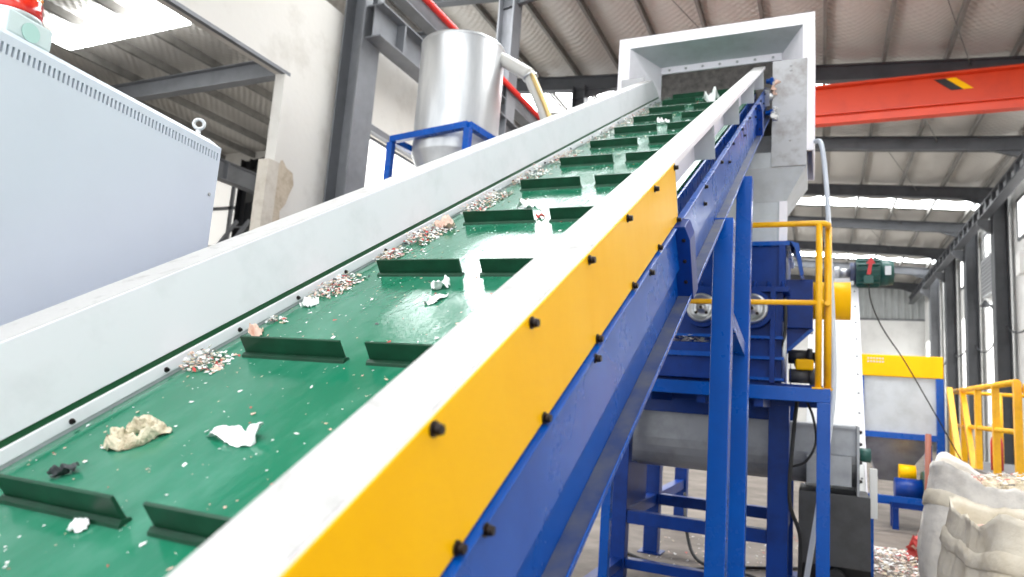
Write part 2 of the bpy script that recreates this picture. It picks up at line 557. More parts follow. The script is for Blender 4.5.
# ---- far wall: white below, corrugated sheet above (each rib built)
b = MB()
b.box(XL - 0.3, XR + 0.6, Y_END, Y_END + 0.3, 0, 7.4)
wall_back = struct(b.build('wall_back', 'wall_white'))
b = MB()
b.box(XL - 0.3, XR + 0.6, Y_END + 0.05, Y_END + 0.3, 7.4, 10.8)
x = XL
while x < XR + 0.5:
    b.prism([(x, Y_END + 0.06, 7.45), (x + 0.05, Y_END - 0.02, 7.45), (x + 0.17, Y_END - 0.02, 7.45), (x + 0.22, Y_END + 0.06, 7.45)], (0, 0, 3.3))
    x += 0.36
cs = b.build('corrugated_sheet', 'corrugated', wall_back)
MB().box(XL, XR + 0.4, Y_END - 0.06, Y_END + 0.06, 7.36, 7.46).build('sill_channel', 'mid_steel', wall_back)
MB().box(XL, XR + 0.4, Y_END - 0.05, Y_END + 0.05, 9.35, 9.5).build('girt', 'mid_steel', wall_back)

# ---- adjoining bay seen through the opening
AX0, AX1, AYE = -20.0, XL - 0.3, 14.8
b = MB()
nx, ny = 40, 26
v, f = [], []
for j in range(ny + 1):
    yy = Y_BACK + (AYE - Y_BACK) * j / ny
    for i in range(nx + 1):
        xx = AX0 + (AX1 - AX0) * i / nx
        v.append((xx, yy, 8.15 + 0.04 * noise.noise((xx * 1.5, yy * 1.5, 5))))
for j in range(ny):
    for i in range(nx):
        a = j * (nx + 1) + i
        f.append([a, a + nx + 1, a + nx + 2, a + 1])
b.add(v, f, True)
ceil2 = struct(b.build('ceiling_adjoining', 'foil'))
for i in range(11):
    xx = -19.4 + 1.25 * i
    MB().box(xx - 0.04, xx + 0.04, Y_BACK, AYE, 7.93, 8.1).build('purlin', 'purlin', ceil2)
for yy in (2.0, 9.9):
    MB().ibeam((AX0, yy, 7.72), (AX1, yy, 7.72), 0.22, 0.40).build('rafter', 'mid_steel', ceil2)
for i in range(3):
    x0 = -14.2 + 1.17 * i
    MB().box(x0, x0 + 1.14, 7.66, 8.22, 7.86, 7.92).build('skylight_panel', 'skylight', ceil2)
b = MB()
b.box(AX0, AX1, AYE, AYE + 0.25, 0, 5.2)
b.box(AX0, AX1, AYE, AYE + 0.25, 7.6, 8.4)
b.box(AX0 - 0.25, AX0, Y_BACK, AYE + 0.25, 0, 8.4)
wall_adj = struct(b.build('wall_adjoining', 'plaster'))
w = struct(MB().box(AX0, AX1, AYE + 0.05, AYE + 0.1, 5.2, 7.6).build('window_6', 'window_dim'))
for i in range(12):
    xx = AX0 + (AX1 - AX0) * i / 11
    MB().box(xx - 0.06, xx + 0.06, AYE - 0.02, AYE + 0.06, 5.2, 7.6).build('mullion', 'mid_steel', w)
for zz in (5.2, 6.4, 7.6):
    MB().box(AX0, AX1, AYE - 0.02, AYE + 0.06, zz - 0.05, zz + 0.05).build('transom', 'mid_steel', w)

# ---- steel columns
def column(x, y, z1, w, d, m, label, group, name='steel_column', brackets=()):
    e = empty(name, (x, y, 0), label, 'column', group)
    s = MB().ibeam((x, y, 0.02), (x, y, z1), d, w, 0.03, 0.02, up=(1, 0, 0)).build('shaft', m, e)
    MB().box(x - w * 0.7, x + w * 0.7, y - d * 0.7, y + d * 0.7, 0, 0.03).build('base_plate', m, e)
    for (bx, bz, bl) in brackets:
        sg = 1 if bl > 0 else -1
        MB().prism([(bx, y - 0.08, bz), (bx + bl, y - 0.08, bz), (bx + bl, y - 0.08, bz - 0.18), (bx, y - 0.08, bz - 0.5)], (0, 0.16, 0)).build('bracket', m, e)
    return e
lname = {0: None, 1: 'grey steel column against white pier beside the wall opening',
         2: 'grey steel column rising behind the silver tank', 3: 'dark steel column under the roof beam left of the white hood'}
for k, fy in enumerate(FRAMES):
    if k in (1, 2, 3):
        column(XL + 0.20, fy, roof_z(XL) - 0.5, 0.36, 0.42, 'mid_steel' if k < 3 else 'dark_steel', lname[k], 'steel columns along the left wall',
               brackets=() if k == 1 else ((XL + 0.38, 6.36, 0.22),))
rn = {5: 'nearest dark steel column on the right wall, carrying the crane rail',
      6: 'second dark steel column along the right wall, beside the grey louver',
      7: 'third dark steel column along the right wall, beyond the louver',
      8: 'fourth steel column along the right wall, near the end of the crane rail',
      4: 'dark steel column at the right picture edge above the bags'}
for k in (5, 6, 7, 8):
    column(XR, FRAMES[k], roof_z(XR) - 0.5, 0.42, 0.48, 'dark_steel' if k < 8 else 'mid_steel', rn[k], 'steel columns along the right wall',
           brackets=((XR - 0.2, 8.25, -0.42),))
# crane rails
e = empty('crane_rail', (XR - 0.42, 33, 8.28), 'dark lattice crane rail running along the right wall columns', 'crane rail')
MB().ibeam((XR - 0.42, 15, 8.5), (XR - 0.42, 46.6, 8.5), 0.28, 0.42, 0.05).build('girder', 'dark_steel', e)
MB().box(XR - 0.445, XR - 0.395, 15, 46.6, 8.34, 8.66).build('web_plate', 'louver', e)
MB().box(XR - 0.46, XR - 0.38, 15, 46.6, 8.71, 8.79).build('rail', 'dark_steel', e)
for i in range(34):
    yy = 15.3 + i * 0.93
    MB().box(XR - 0.55, XR - 0.30, yy - 0.07, yy + 0.07, 8.31, 8.69).build('stiffener', 'dark_steel', e)
e = empty('crane_rail', (XL + 0.55, 16, 6.36), 'grey crane girder running along the left wall behind the silver tank', 'crane rail')
MB().ibeam((XL + 0.50, 7.3, 6.61), (XL + 0.50, 46.6, 6.61), 0.30, 0.5).build('girder', 'mid_steel', e)
MB().box(XL + 0.46, XL + 0.54, 7.3, 46.6, 6.86, 6.94).build('rail', 'dark_steel', e)
for i in range(20):
    yy = 7.9 + i * 1.2
    MB().box(XL + 0.36, XL + 0.64, yy - 0.02, yy + 0.02, 6.38, 6.84).build('stiffener', 'mid_steel', e)
o = MB().ibeam((XL + 0.25, 6.2, 7.68), (XL + 0.25, 46.6, 7.68), 0.24, 0.42).build('wall_girt_beam', 'mid_steel')
tag(o, 'upper grey steel beam along the left wall above the crane girder', 'beam')
o = MB().tube([(XL + 0.43, 6.5, 7.74), (XL + 0.43, 30, 7.74)], 0.055, n=10).build('fire_pipe', 'red_pipe')
tag(o, 'thin red pipe running high along the left wall behind the silver tank', 'pipe')

# ---- orange bridge crane
e = empty('bridge_crane', (0, 15.7, 7.7), 'orange-red overhead crane bridge spanning the hall under the roof', 'crane')
b = MB()
b.box(-4.3, 4.72, 15.5, 15.95, 7.95, 8.55)
b.build('girder', 'orange', e)
MB().box(-4.3, 4.72, 15.38, 16.05, 8.55, 8.60).build('top_flange', 'orange', e)
MB().box(-4.3, 4.72, 15.38, 16.05, 7.90, 7.95).build('bottom_flange', 'orange', e)
MB().ibeam((-4.3, 15.35, 7.78), (4.72, 15.35, 7.78), 0.16, 0.22).build('lower_rail', 'orange', e)
MB().prism([(2.10, 15.485, 8.50), (2.30, 15.485, 8.50), (2.60, 15.485, 8.24), (2.40, 15.485, 8.24)], (0, 0.01, 0)).build('black_stripe', 'black', e)
MB().prism([(2.31, 15.484, 8.50), (2.48, 15.484, 8.50), (2.78, 15.484, 8.24), (2.61, 15.484, 8.24)], (0, 0.01, 0)).build('yellow_stripe', 'yellow', e)
for x in (4.74,):
    MB().box(4.55, 4.98, 15.5, 15.95, 8.6, 9.0).build('end_bracket', 'orange', e)
    MB().box(x, x + 0.3, 14.6, 16.8, 8.79, 9.05).build('end_carriage', 'orange', e)

# ---- right wall details
e = empty('wall_louver', (XR + 0.3, 29.3, 6.1), 'grey ventilation louver high on the right wall between columns', 'louver')
MB().box(XR + 0.15, XR + 0.35, 28.3, 30.2, 6.2, 7.6).build('frame', 'louver', e)
for i in range(9):
    MB().prism([(XR + 0.12, 28.4, 6.32 + i * 0.14), (XR + 0.16, 28.4, 6.40 + i * 0.14), (XR + 0.17, 28.4, 6.39 + i * 0.14), (XR + 0.13, 28.4, 6.30 + i * 0.14)], (0, 1.7, 0)).build('slat', 'mid_steel', e)
e = empty('wall_lamp', (XR + 0.3, 28.6, 5.5), 'small dark lamp arm on the right wall between two columns', 'lamp')
MB().tube([(XR + 0.34, 28.6, 5.5), (XR + 0.1, 28.6, 5.7), (XR - 0.05, 28.5, 5.75)], 0.05, n=6).build('arm', 'dark_steel', e)
MB().cyl((XR - 0.15, 28.5, 5.78), (XR + 0.05, 28.5, 5.66), 0.16, 0.07, n=12).build('shade', 'dark_steel', e)
MB().box(XR + 0.24, XR + 0.35, 28.3, 28.5, 2.5, 5.4).build('conduit', 'dark_steel', e)
o = MB().box(XR + 0.2, XR + 0.36, 25.0, 25.5, 6.2, 6.9).build('junction_box', 'wall_white', bevel=0.02)
tag(o, 'small white box on the right wall beside the nearest column', 'box')
pts = []
for k in range(4):
    ya, yb = 22 + k * 5, 27 + k * 5
    za, zb = 4.9, 4.9
    for i in range(5):
        t = i / 5
        pts.append((XR + 0.1, ya + 5 * t, za - 1.1 * 4 * t * (1 - t) * (0.5 + 0.2 * (k % 2))))
o = MB().tube(pts, 0.03, n=6, sub=3).build('wall_cable', 'dark_steel')
tag(o, 'dark cable hanging in loops along the right wall columns', 'cable')

# ================================================================== ADJOINING BAY STEEL
e = empty('bay_crane_beam', (-14.0, 9.5, 6.3), 'grey steel beam seen through the wall opening right of the cabinet', 'beam')
MB().ibeam((-14.0, 3, 6.58), (-14.0, 14.4, 6.58), 0.3, 0.5).build('girder', 'mid_steel', e)
for i in range(10):
    MB().box(-14.14, -13.86, 3.5 + i * 1.1, 3.54 + i * 1.1, 6.36, 6.8).build('stiffener', 'mid_steel', e)
e = empty('bay_column', (-15.15, 14.2, 0), 'black steel column standing in the adjoining bay behind the cabinet', 'column')
MB().ibeam((-15.15, 14.2, 0), (-15.15, 14.2, 7.6), 0.34, 0.36, up=(1, 0, 0)).build('shaft', 'black', e)
MB().prism([(-15.0, 14.1, 6.3), (-13.8, 14.1, 6.3), (-13.8, 14.1, 6.1), (-15.0, 14.1, 5.6)], (0, 0.2, 0)).build('bracket', 'black', e)
MB().ibeam((-15.15, 14.2, 7.4), (-12.6, 14.2, 7.75), 0.2, 0.3).build('knee_beam', 'black', e)
e = empty('ladder', (-14.9, 13.6, 3.5), 'slanting grey steel ladder rails beyond the wall opening', 'ladder')
for dx in (0, 0.45):
    MB().beam((-16.4 + dx, 13.5, 3.6), (-14.6 + dx, 13.5, 5.6), 0.06, 0.1).build('rail', 'mid_steel', e)
for i in range(6):
    t = i / 6 + 0.08
    MB().tube([(-16.4 + 1.8 * t, 13.5, 3.6 + 2 * t), (-15.95 + 1.8 * t, 13.5, 3.6 + 2 * t)], 0.025, n=6).build('rung', 'mid_steel', e)

# ================================================================== BELT CONVEYOR
YAW, PIT = math.radians(0.5676), math.radians(29.387)
cd = Vector((-math.sin(YAW) * math.cos(PIT), math.cos(YAW) * math.cos(PIT), math.sin(PIT)))
cx = Vector((math.cos(YAW), math.sin(YAW), 0))
cn = cx.cross(cd)
CB = Matrix(((cx.x, cd.x, cn.x, CAM_POS.x), (cx.y, cd.y, cn.y, CAM_POS.y), (cx.z, cd.z, cn.z, CAM_POS.z), (0, 0, 0, 1)))   # (x across, s along, n normal)
def cp(x, s, n):
    return CB @ Vector((x, s, n))
S0, S1 = -1.45, 7.25
root_m = CB @ Matrix.Translation((-0.96, S0, -0.8))
conv = empty('belt_conveyor', root_m, 'inclined green belt conveyor with white guards, yellow side plate and blue frame', 'conveyor')
# belt: flat with upturned edges
xs = [-1.405, -1.385, -1.365, -1.345, -1.32, -1.28, -0.96, -0.64, -0.60, -0.575, -0.555, -0.535, -0.515]
ns = [-0.606, -0.601, -0.597, -0.5965, -0.5985, -0.6, -0.6, -0.6, -0.5985, -0.5965, -0.597, -0.601, -0.606]
b = MB(CB)
v, f = [], []
NS = 60
for j in range(NS + 1):
    s = S0 + (S1 - S0) * j / NS
    for x, n in zip(xs, ns):
        v.append((x, s, n))
    for x, n in zip(xs, ns):
        v.append((x, s, n - 0.012))
k = len(xs)
for j in range(NS):
    for i in range(k - 1):
        a = j * 2 * k + i
        c = a + 2 * k
        f.append([a, a + 1, c + 1, c])
        f.append([a + k, c + k, c + k + 1, a + k + 1])
b.add(v, f, True)
belt = b.build('belt', 'belt', conv)
MB(CB).box(-1.34, -0.57, S0, S1, -0.76, -0.748).build('return_belt', 'belt', conv)
# flights: L-shaped cleats
def flight_mesh(name, w):
    fb = MB()
    fb.prism([(0, 0.0, 0.004), (0, -0.006, 0.052), (0, 0.0, 0.053), (0, 0.007, 0.004)], (w, 0, 0))
    fb.prism([(-0.004, -0.013, 0.0), (-0.004, -0.011, 0.006), (-0.004, -0.003, 0.010), (-0.004, 0.010, 0.006), (-0.004, 0.012, 0.0)], (w + 0.008, 0, 0))
    return fb.mesh(name, 'flight')
fl_l = flight_mesh('flight', 0.295)
fl_r = flight_mesh('flight_short', 0.295)
fs = [-1.2, -0.62, -0.04] + [0.555, 1.135, 1.735, 2.355, 2.965, 3.55, 4.13, 4.72, 5.3, 5.88, 6.46, 7.0]
for s in fs:
    inst('flight', fl_l, belt, CB @ Matrix.Translation((-1.270, s, -0.6)))
    inst('flight', fl_r, belt, CB @ Matrix.Translation((-0.905, s, -0.6)))

# left guard: sheet with folded top and slanted end
b = MB(CB)
pr = [(-1.41, S0, -0.556), (-1.41, S0, -0.379), (-1.52, S0, -0.379), (-1.52, S0, -0.62), (-1.512, S0, -0.62), (-1.512, S0, -0.388), (-1.418, S0, -0.388), (-1.418, S0, -0.556)]
pe = [(x, 6.78 + (-0.379 - n) * 1.5, n) for x, _, n in pr]
nq = len(pr)
b.add(pr + pe, [list(range(nq)), list(range(2 * nq - 1, nq - 1, -1))] + [[(i + 1) % nq, i, i + nq, (i + 1) % nq + nq] for i in range(nq)])
b.build('guard', 'white', conv, bevel=0.002)['label'] = 'white left guard sheet'
b = MB(CB)
b.box(-1.522, -1.412, S0, 6.78, -0.379, -0.3775)
b.build('guard_top', 'white_worn', conv)
MB(CB).box(-1.432, -1.414, S0, 7.02, -0.574, -0.552).build('skirt_rubber', 'green_strip', conv)
MB(CB).box(-1.425, -1.407, S0, 7.06, -0.600, -0.571).build('skirt_clamp_bar', 'white', conv, bevel=0.002)
bolt_s = bolt_mesh('bolt', 0.0048, 0.007)
s = 0.775 - 0.241 * 9
while s < 7.0:
    inst('bolt', bolt_s, conv, CB @ face_to((-1.407, s, -0.589), (1, 0, 0)))
    s += 0.241
# right guard
b = MB(CB)
b.prism([(-0.408, S0, -0.379), (-0.504, S0, -0.379), (-0.504, S0, -0.555), (-0.499, S0, -0.555), (-0.499, S0, -0.386), (-0.413, S0, -0.386), (-0.413, S0, -0.40), (-0.408, S0, -0.40)], (0, 6.86 - S0, 0))
b.build('guard', 'white', conv, bevel=0.0015)['label'] = 'white right guard sheet'
b = MB(CB)
b.box(-0.505, -0.409, S0, 2.205, -0.380, -0.3775)
b.box(-0.505, -0.409, 2.209, 6.86, -0.380, -0.3772)
b.build('guard_top', 'white_worn', conv, bevel=0.001)
for s in (2.22, 3.2, 4.35, 5.5, 6.62):
    MB(CB).box(-0.499, -0.408, s, s + 0.006, -0.552, -0.386).build('gusset', 'grey_in', conv)
MB(CB).box(-1.425, -1.41, S0, 7.0, -0.80, -0.60).build('inner_side_plate', 'grey_in', conv)
MB(CB).box(-0.512, -0.50, S0, 7.0, -0.80, -0.62).build('inner_side_plate', 'blue', conv)
# yellow plate
b = MB(CB).box(-0.410, -0.4055, S0, 2.205, -0.572, -0.384)
b.build('side_plate', 'yellow', conv, bevel=0.001)['label'] = 'yellow side cover plate'
bolt_b = bolt_mesh('bolt', 0.0075, 0.013)
for i in range(-5, 6):
    s = 0.595 + 0.3215 * i
    if s > 2.1 or s < S0:
        s = min(s, 2.19)
    inst('bolt', bolt_b, conv, CB @ face_to((-0.4055, s, -0.396), (1, 0, 0)))
    inst('bolt', bolt_b, conv, CB @ face_to((-0.4055, s, -0.5665), (1, 0, 0)))
# blue side channels
def channel(sg):
    # sg 1: right side (outer +x); -1: left side mirrored about x=-0.96
    def X(x):
        return x if sg > 0 else -1.92 - x
    bb = MB(CB)
    pr = [(-0.418, -0.576), (-0.396, -0.579), (-0.395, -0.584), (-0.403, -0.590), (-0.396, -0.717), (-0.406, -0.722), (-0.407, -0.811), (-0.366, -0.811), (-0.363, -0.800), (-0.360, -0.800), (-0.362, -0.818), (-0.418, -0.818)]
    bb.prism([(X(x), S0, n) for x, n in pr], (0, 7.0 - S0, 0))
    return bb.build('side_channel', 'blue', conv, bevel=0.0015)
channel(1)
channel(-1)
MB(CB).box(-0.406, -0.367, S0, 6.98, -0.811, -0.8092).build('flange_dust', 'blue_dust', conv)
for i in range(-3, 12):
    s = 0.657 + 0.5295 * i
    if s < 6.9:
        inst('bolt', bolt_b, conv, CB @ face_to((-0.397, s, -0.586), (1, 0, 0)))
for i in range(5):
    s = 2.75 + i * 0.9
    inst('bolt', bolt_b, conv, CB @ face_to((-0.400, s, -0.65), (1, 0, 0)))
# stiffener plates
for s, dk in ((2.13, 0.10), (5.6, 0.10)):
    bb = MB(CB)
    bb.prism([(-0.410, s, -0.575), (-0.372, s, -0.575), (-0.358, s, -0.62), (-0.356, s, -0.82), (-0.410, s, -0.82)], (0, dk, 0))
    st = bb.build('stiffener', 'blue_dark', conv, bevel=0.002)
    for n in (-0.62, -0.69, -0.76):
        inst('bolt', bolt_s, st, CB @ face_to((-0.378, s, n), (0, -1, 0)))
# head and tail pulleys, take-up gear at the head
MB(CB).cyl((-1.36, 7.2, -0.69), (-0.54, 7.2, -0.69), 0.085, n=28).build('head_pulley', 'steel', conv)
MB(CB).cyl((-1.36, S0 + 0.05, -0.69), (-0.54, S0 + 0.05, -0.69), 0.085, n=28).build('tail_pulley', 'steel', conv)
for s in (0.4, 1.9, 3.4, 4.9, 6.3):
    MB(CB).cyl((-1.38, s, -0.66), (-0.53, s, -0.66), 0.045, n=14).build('idler_roller', 'steel', conv)
    MB(CB).cyl((-0.51, s + 0.5, -0.72), (-1.40, s + 0.5, -0.72), 0.02, n=10).build('cross_tie', 'blue', conv)
# legs (vertical, world axes)
leg_parts = []
for y, zt in ((3.15, 2.41), (3.98, 2.87)):
    for x in (-0.40, -1.50):
        b = MB()
        b.box(x - 0.042, x + 0.042, y - 0.045, y + 0.045, 0.012, zt + 0.02)
        lg = b.build('leg', 'blue', conv, bevel=0.004)
        MB().box(x - 0.09, x + 0.09, y - 0.09, y + 0.09, 0.0, 0.012).build('foot_plate', 'blue', lg)
    MB().box(-1.46, -0.44, y - 0.03, y + 0.03, 0.25, 0.31).build('cross_brace', 'blue', conv)
for x in (-0.40, -1.50):
    MB().beam((x, 3.19, 2.02), (x, 3.95, 1.90), 0.05, 0.07).build('brace', 'blue', conv)
for x in (-0.44, -1.48):
    MB().box(x - 0.04, x + 0.04, -0.42, -0.34, 0, 0.64).build('leg', 'blue', conv)

# ================================================================== DISCHARGE HOOD
hood = empty('discharge_hood', (-0.94, 6.6, 3.0), 'large white discharge hood over the top end of the conveyor', 'hood')
YF, YB = 6.1, 6.58
def ring_panel(a, b_, th, m, name, parent):
    """quad panel a (4 points) extruded by vector"""
    return MB().prism(a, b_).build(name, m, parent)
x0, x1, zt = -1.82, -0.06, 5.07
ix0, ix1, izt = -1.71, -0.155, 4.965
# front rim
MB().prism([(x0, YF, zt), (x1, YF, zt), (ix1, YF, izt), (ix0, YF, izt)], (0, 0.02, 0)).build('rim_top', 'white', hood)
MB().prism([(x1, YF, zt), (x1, YF, 3.80), (ix1 + 0.01, YF, 3.80), (ix1, YF, izt)], (0, 0.02, 0)).build('rim_side', 'white', hood)
MB().prism([(x0, YF, zt), (x0, YF, 3.80), (ix0 - 0.01, YF, 3.80), (ix0, YF, izt)], (0, 0.02, 0)).build('rim_side', 'white', hood)
# outer shell
MB().box(x0, x0 + 0.012, YF + 0.02, 6.95, 3.80, zt).build('side_panel', 'white', hood)
MB().box(x1 - 0.012, x1, YF + 0.02, 6.95, 3.80, zt).build('side_panel', 'white', hood)
MB().box(x0, x1, YF + 0.02, 6.95, zt - 0.012, zt).build('top_panel', 'white', hood)
MB().box(x0, x1, 6.95, 6.97, 3.80, zt).build('back_panel', 'white', hood)
# inner flared mouth
bx0, bx1, bz = -1.50, -0.35, 4.955
MB().prism([(ix0, YF + 0.005, izt), (ix1, YF + 0.005, izt), (bx1, YB, bz), (bx0, YB, bz)], (0, 0, 0.01)).build('mouth_roof', 'grey_in', hood)
MB().prism([(ix0, YF + 0.005, izt), (bx0, YB, bz), (bx0, YB, 3.9), (ix0, YF + 0.005, 3.9)], (-0.01, 0, 0)).build('mouth_cheek', 'white', hood)
MB().prism([(ix1, YF + 0.005, izt), (bx1, YB, bz), (bx1, YB, 3.9), (ix1, YF + 0.005, 3.9)], (0.01, 0, 0)).build('mouth_cheek', 'white', hood)
strip = MB().box(bx0, bx1, YB - 0.02, YB, bz - 0.07, bz).build('curtain_clamp_strip', 'white', hood)
sb = bolt_mesh('bolt', 0.010, 0.012, 'zinc')
for i in range(7):
    inst('bolt', sb, strip, face_to((bx0 + 0.08 + i * 0.165, YB - 0.02, bz - 0.035), (0, -1, 0)))
# curtain of overlapping rubber strips
for i in range(6):
    xa_ = bx0 + (bx1 - bx0) * i / 6
    xb_ = bx0 + (bx1 - bx0) * (i + 1) / 6 + 0.01
    off = 0.006 * (i % 2)
    MB().box(xa_, xb_, YB + 0.0 + off, YB + 0.008 + off, 4.12, bz - 0.01).build('curtain_strip', 'curtain', hood)
# front plates either side of the conveyor
pl = MB().box(-0.40, -0.118, YF - 0.012, YF, 3.665, 4.64).build('front_plate', 'zinc', hood)
for z in (4.585, 4.54, 3.9):
    inst('bolt', sb, pl, face_to((-0.25, YF - 0.012, z), (0, -1, 0)))
MB().box(-1.78, -1.56, YF - 0.012, YF, 3.665, 4.64).build('front_plate', 'zinc', hood)
MB().box(-1.56, -0.40, YF + 0.25, YF + 0.262, 3.665, 4.05).build('front_plate', 'zinc', hood)
# tapered funnel and chute
b = MB()
MB().box(-1.78, -0.118, YF, 6.80, 3.665, 3.80).build('lower_collar', 'grey_in', hood)
top = [(-1.78, YF, 3.665), (-0.12, YF, 3.665), (-0.12, 6.80, 3.665), (-1.78, 6.80, 3.665)]
bot = [(-1.45, YF + 0.12, 3.385), (-0.285, YF + 0.12, 3.385), (-0.285, 6.7, 3.385), (-1.45, 6.7, 3.385)]
b.add(top + bot, [[0, 1, 5, 4], [1, 2, 6, 5], [2, 3, 7, 6], [3, 0, 4, 7]])
b.build('funnel', 'grey_in', hood, solid=0.008)
MB().box(-1.45, -0.32, YF + 0.12, 6.7, 2.98, 3.385).build('chute', 'grey_in', hood)
MB().box(-0.335, -0.27, YF + 0.10, YF + 0.17, 2.98, 3.385).build('chute_corner_angle', 'white', hood)

# take-up bearings with rag at the conveyor head
tk = []
for n, s in ((-0.50, 6.74), (-0.76, 6.6)):
    b = MB(CB)
    b.cyl((-0.395, s, n), (-0.31, s, n), 0.022, n=10)
    b.cyl((-0.315, s - 0.03, n), (-0.315, s + 0.05, n), 0.014, n=8)
    b.box(-0.36, -0.33, s - 0.035, s + 0.035, n - 0.03, n + 0.03)
    b.build('take_up_screw', 'blue', conv, bevel=0.003)
b = MB(CB)
b.cyl((-0.40, 6.66, -0.63), (-0.33, 6.66, -0.63), 0.05, n=18)
b.cyl((-0.33, 6.66, -0.63), (-0.31, 6.66, -0.63), 0.028, n=14)
b.box(-0.40, -0.36, 6.57, 6.75, -0.70, -0.56)
b.build('bearing', 'steel', conv, bevel=0.003)

# ------------------------------------------------------------------ plastic scraps
def film(name, c, ux, uy, un, w, l, amp, m, label, seed, hole=False, group=None, rim=None):
    """crumpled torn sheet resting on a surface given by its axes; c touches the surface"""
    c, ux, uy, un = Vector(c), Vector(ux), Vector(uy), Vector(un)
    b = MB()
    na, nr = 44, 9
    v, f = [], []
    def ro(a):
        if rim:
            k = a / (2 * math.pi) * len(rim)
            i = int(k) % len(rim)
            t = k - int(k)
            base = rim[i] * (1 - t) + rim[(i + 1) % len(rim)] * t
        else:
            base = 0.8 + 0.45 * noise.noise((math.cos(a) * 1.5 + seed, math.sin(a) * 1.5, seed * 3.1))
        return base + 0.07 * noise.noise((math.cos(a) * 7 + seed, math.sin(a) * 7, seed))
    for j in range(nr + 1):
        for i in range(na):
            a = 2 * math.pi * i / na
            r1 = ro(a)
            r0 = r1 * (0.52 + 0.16 * noise.noise((math.cos(a) * 2, math.sin(a) * 2, seed + 5))) if hole else 0.0
            t = j / nr
            r = r0 + (r1 - r0) * t
            u, q = r * math.cos(a), r * math.sin(a)
            if hole:
                hgt = amp * math.sin(math.pi * t) * (0.75 + 0.8 * noise.noise((u * 2.5 + seed, q * 2.5, seed))) + amp * 0.6 * noise.noise((u * 9, q * 9 + seed, 2))
            else:
                hgt = amp * (0.45 + 1.1 * noise.noise((u * 1.7 + seed, q * 1.7, seed))) + amp * 0.35 * noise.noise((u * 4.5, q * 4.5 + seed, seed))
            p = c + ux * u * w / 2 + uy * q * l / 2 + un * max(0.0008, hgt)
            v.append(p)
    for j in range(nr):
        for i in range(na):
            f.append([j * na + i, j * na + (i + 1) % na, (j + 1) * na + (i + 1) % na, (j + 1) * na + i])
    b.add(v, f, True)
    o = b.build(name, m, solid=0.0006)
    tag(o, label, 'plastic scrap', group)
    return o
bx, bs, bn = cx, cd, cn
def rot(a):
    return cx * math.cos(a) + cd * math.sin(a), -cx * math.sin(a) + cd * math.cos(a)
def belt_film(x, s, a, w, l, amp, m, label, seed, hole=False, grp='plastic scraps on the belt', rim=None):
    u, v_ = rot(a)
    return film('plastic_scrap', cp(x, s, -0.5995), u, v_, cn, w, l, amp, m, label, seed, hole, group=grp, rim=rim)
belt_film(-1.195, 0.765, 0.45, 0.150, 0.10, 0.030, 'film_cream', 'crumpled cream plastic ring on the belt near its lower left', 2.3, True)
belt_film(-0.975, 0.80, 0.05, 0.125, 0.085, 0.024, 'film_white', 'torn white plastic film with a long tail on the belt centre', 5.6, rim=[0.75, 0.95, 0.6, 0.5, 0.62, 0.42, 1.25, 0.5, 0.45, 0.5, 0.7, 0.85])
belt_film(-1.235, 0.635, 0.7, 0.06, 0.035, 0.02, 'film_dark', 'small dark plastic tangle behind the nearest left flight', 8.1)
belt_film(-1.045, 0.53, 0.1, 0.045, 0.03, 0.014, 'film_white', 'small grey-white plastic scrap in front of the nearest left flight', 11.7)
belt_film(-0.985, 1.62, 0.2, 0.075, 0.06, 0.03, 'film_white', 'white plastic scrap on the belt below the third right flight', 3.9)
belt_film(-0.95, 1.52, 1.2, 0.085, 0.05, 0.012, 'film_white', 'flat wavy white scrap on the belt gap below the third flight row', 6.2)
belt_film(-1.335, 1.46, 0.6, 0.06, 0.05, 0.03, 'film_white', 'white scrap beside the left guard between second and third flight rows', 7.7)
belt_film(-1.33, 1.24, 0.2, 0.04, 0.06, 0.03, 'film_pink', 'pinkish scrap by the left guard just above the second flight row', 9.4)
belt_film(-1.10, 2.62, 0.3, 0.12, 0.09, 0.03, 'film_white', 'white scrap on the belt below the fifth left flight', 12.2)
belt_film(-0.97, 2.42, 0.1, 0.045, 0.035, 0.012, 'film_red', 'reddish scrap in the belt gap at the fourth flight row', 4.4)
belt_film(-0.83, 6.35, 1.35, 0.05, 0.16, 0.10, 'film_white', 'upright white scrap on the belt top against the rubber curtain', 13.3)
belt_film(-1.0, 5.1, 0.4, 0.10, 0.10, 0.04, 'film_white', 'white scrap in the belt gap near the top of the conveyor', 14.9)
belt_film(-1.33, 2.30, 0.4, 0.09, 0.12, 0.05, 'film_pink', 'beige scrap heap by the left guard at the fourth flight row', 15.5)
# rags caught at the conveyor head
film('plastic_scrap', cp(-0.35, 6.64, -0.57), cn, cd, cx, 0.16, 0.12, 0.06, 'film_pink', 'pinkish rag caught on the upper bearing at the conveyor head', 17.2)
film('plastic_scrap', cp(-0.35, 6.52, -0.76), cn, cd, cx, 0.15, 0.14, 0.06, 'film_white', 'whitish rag caught under the lower take-up at the conveyor head', 18.8)
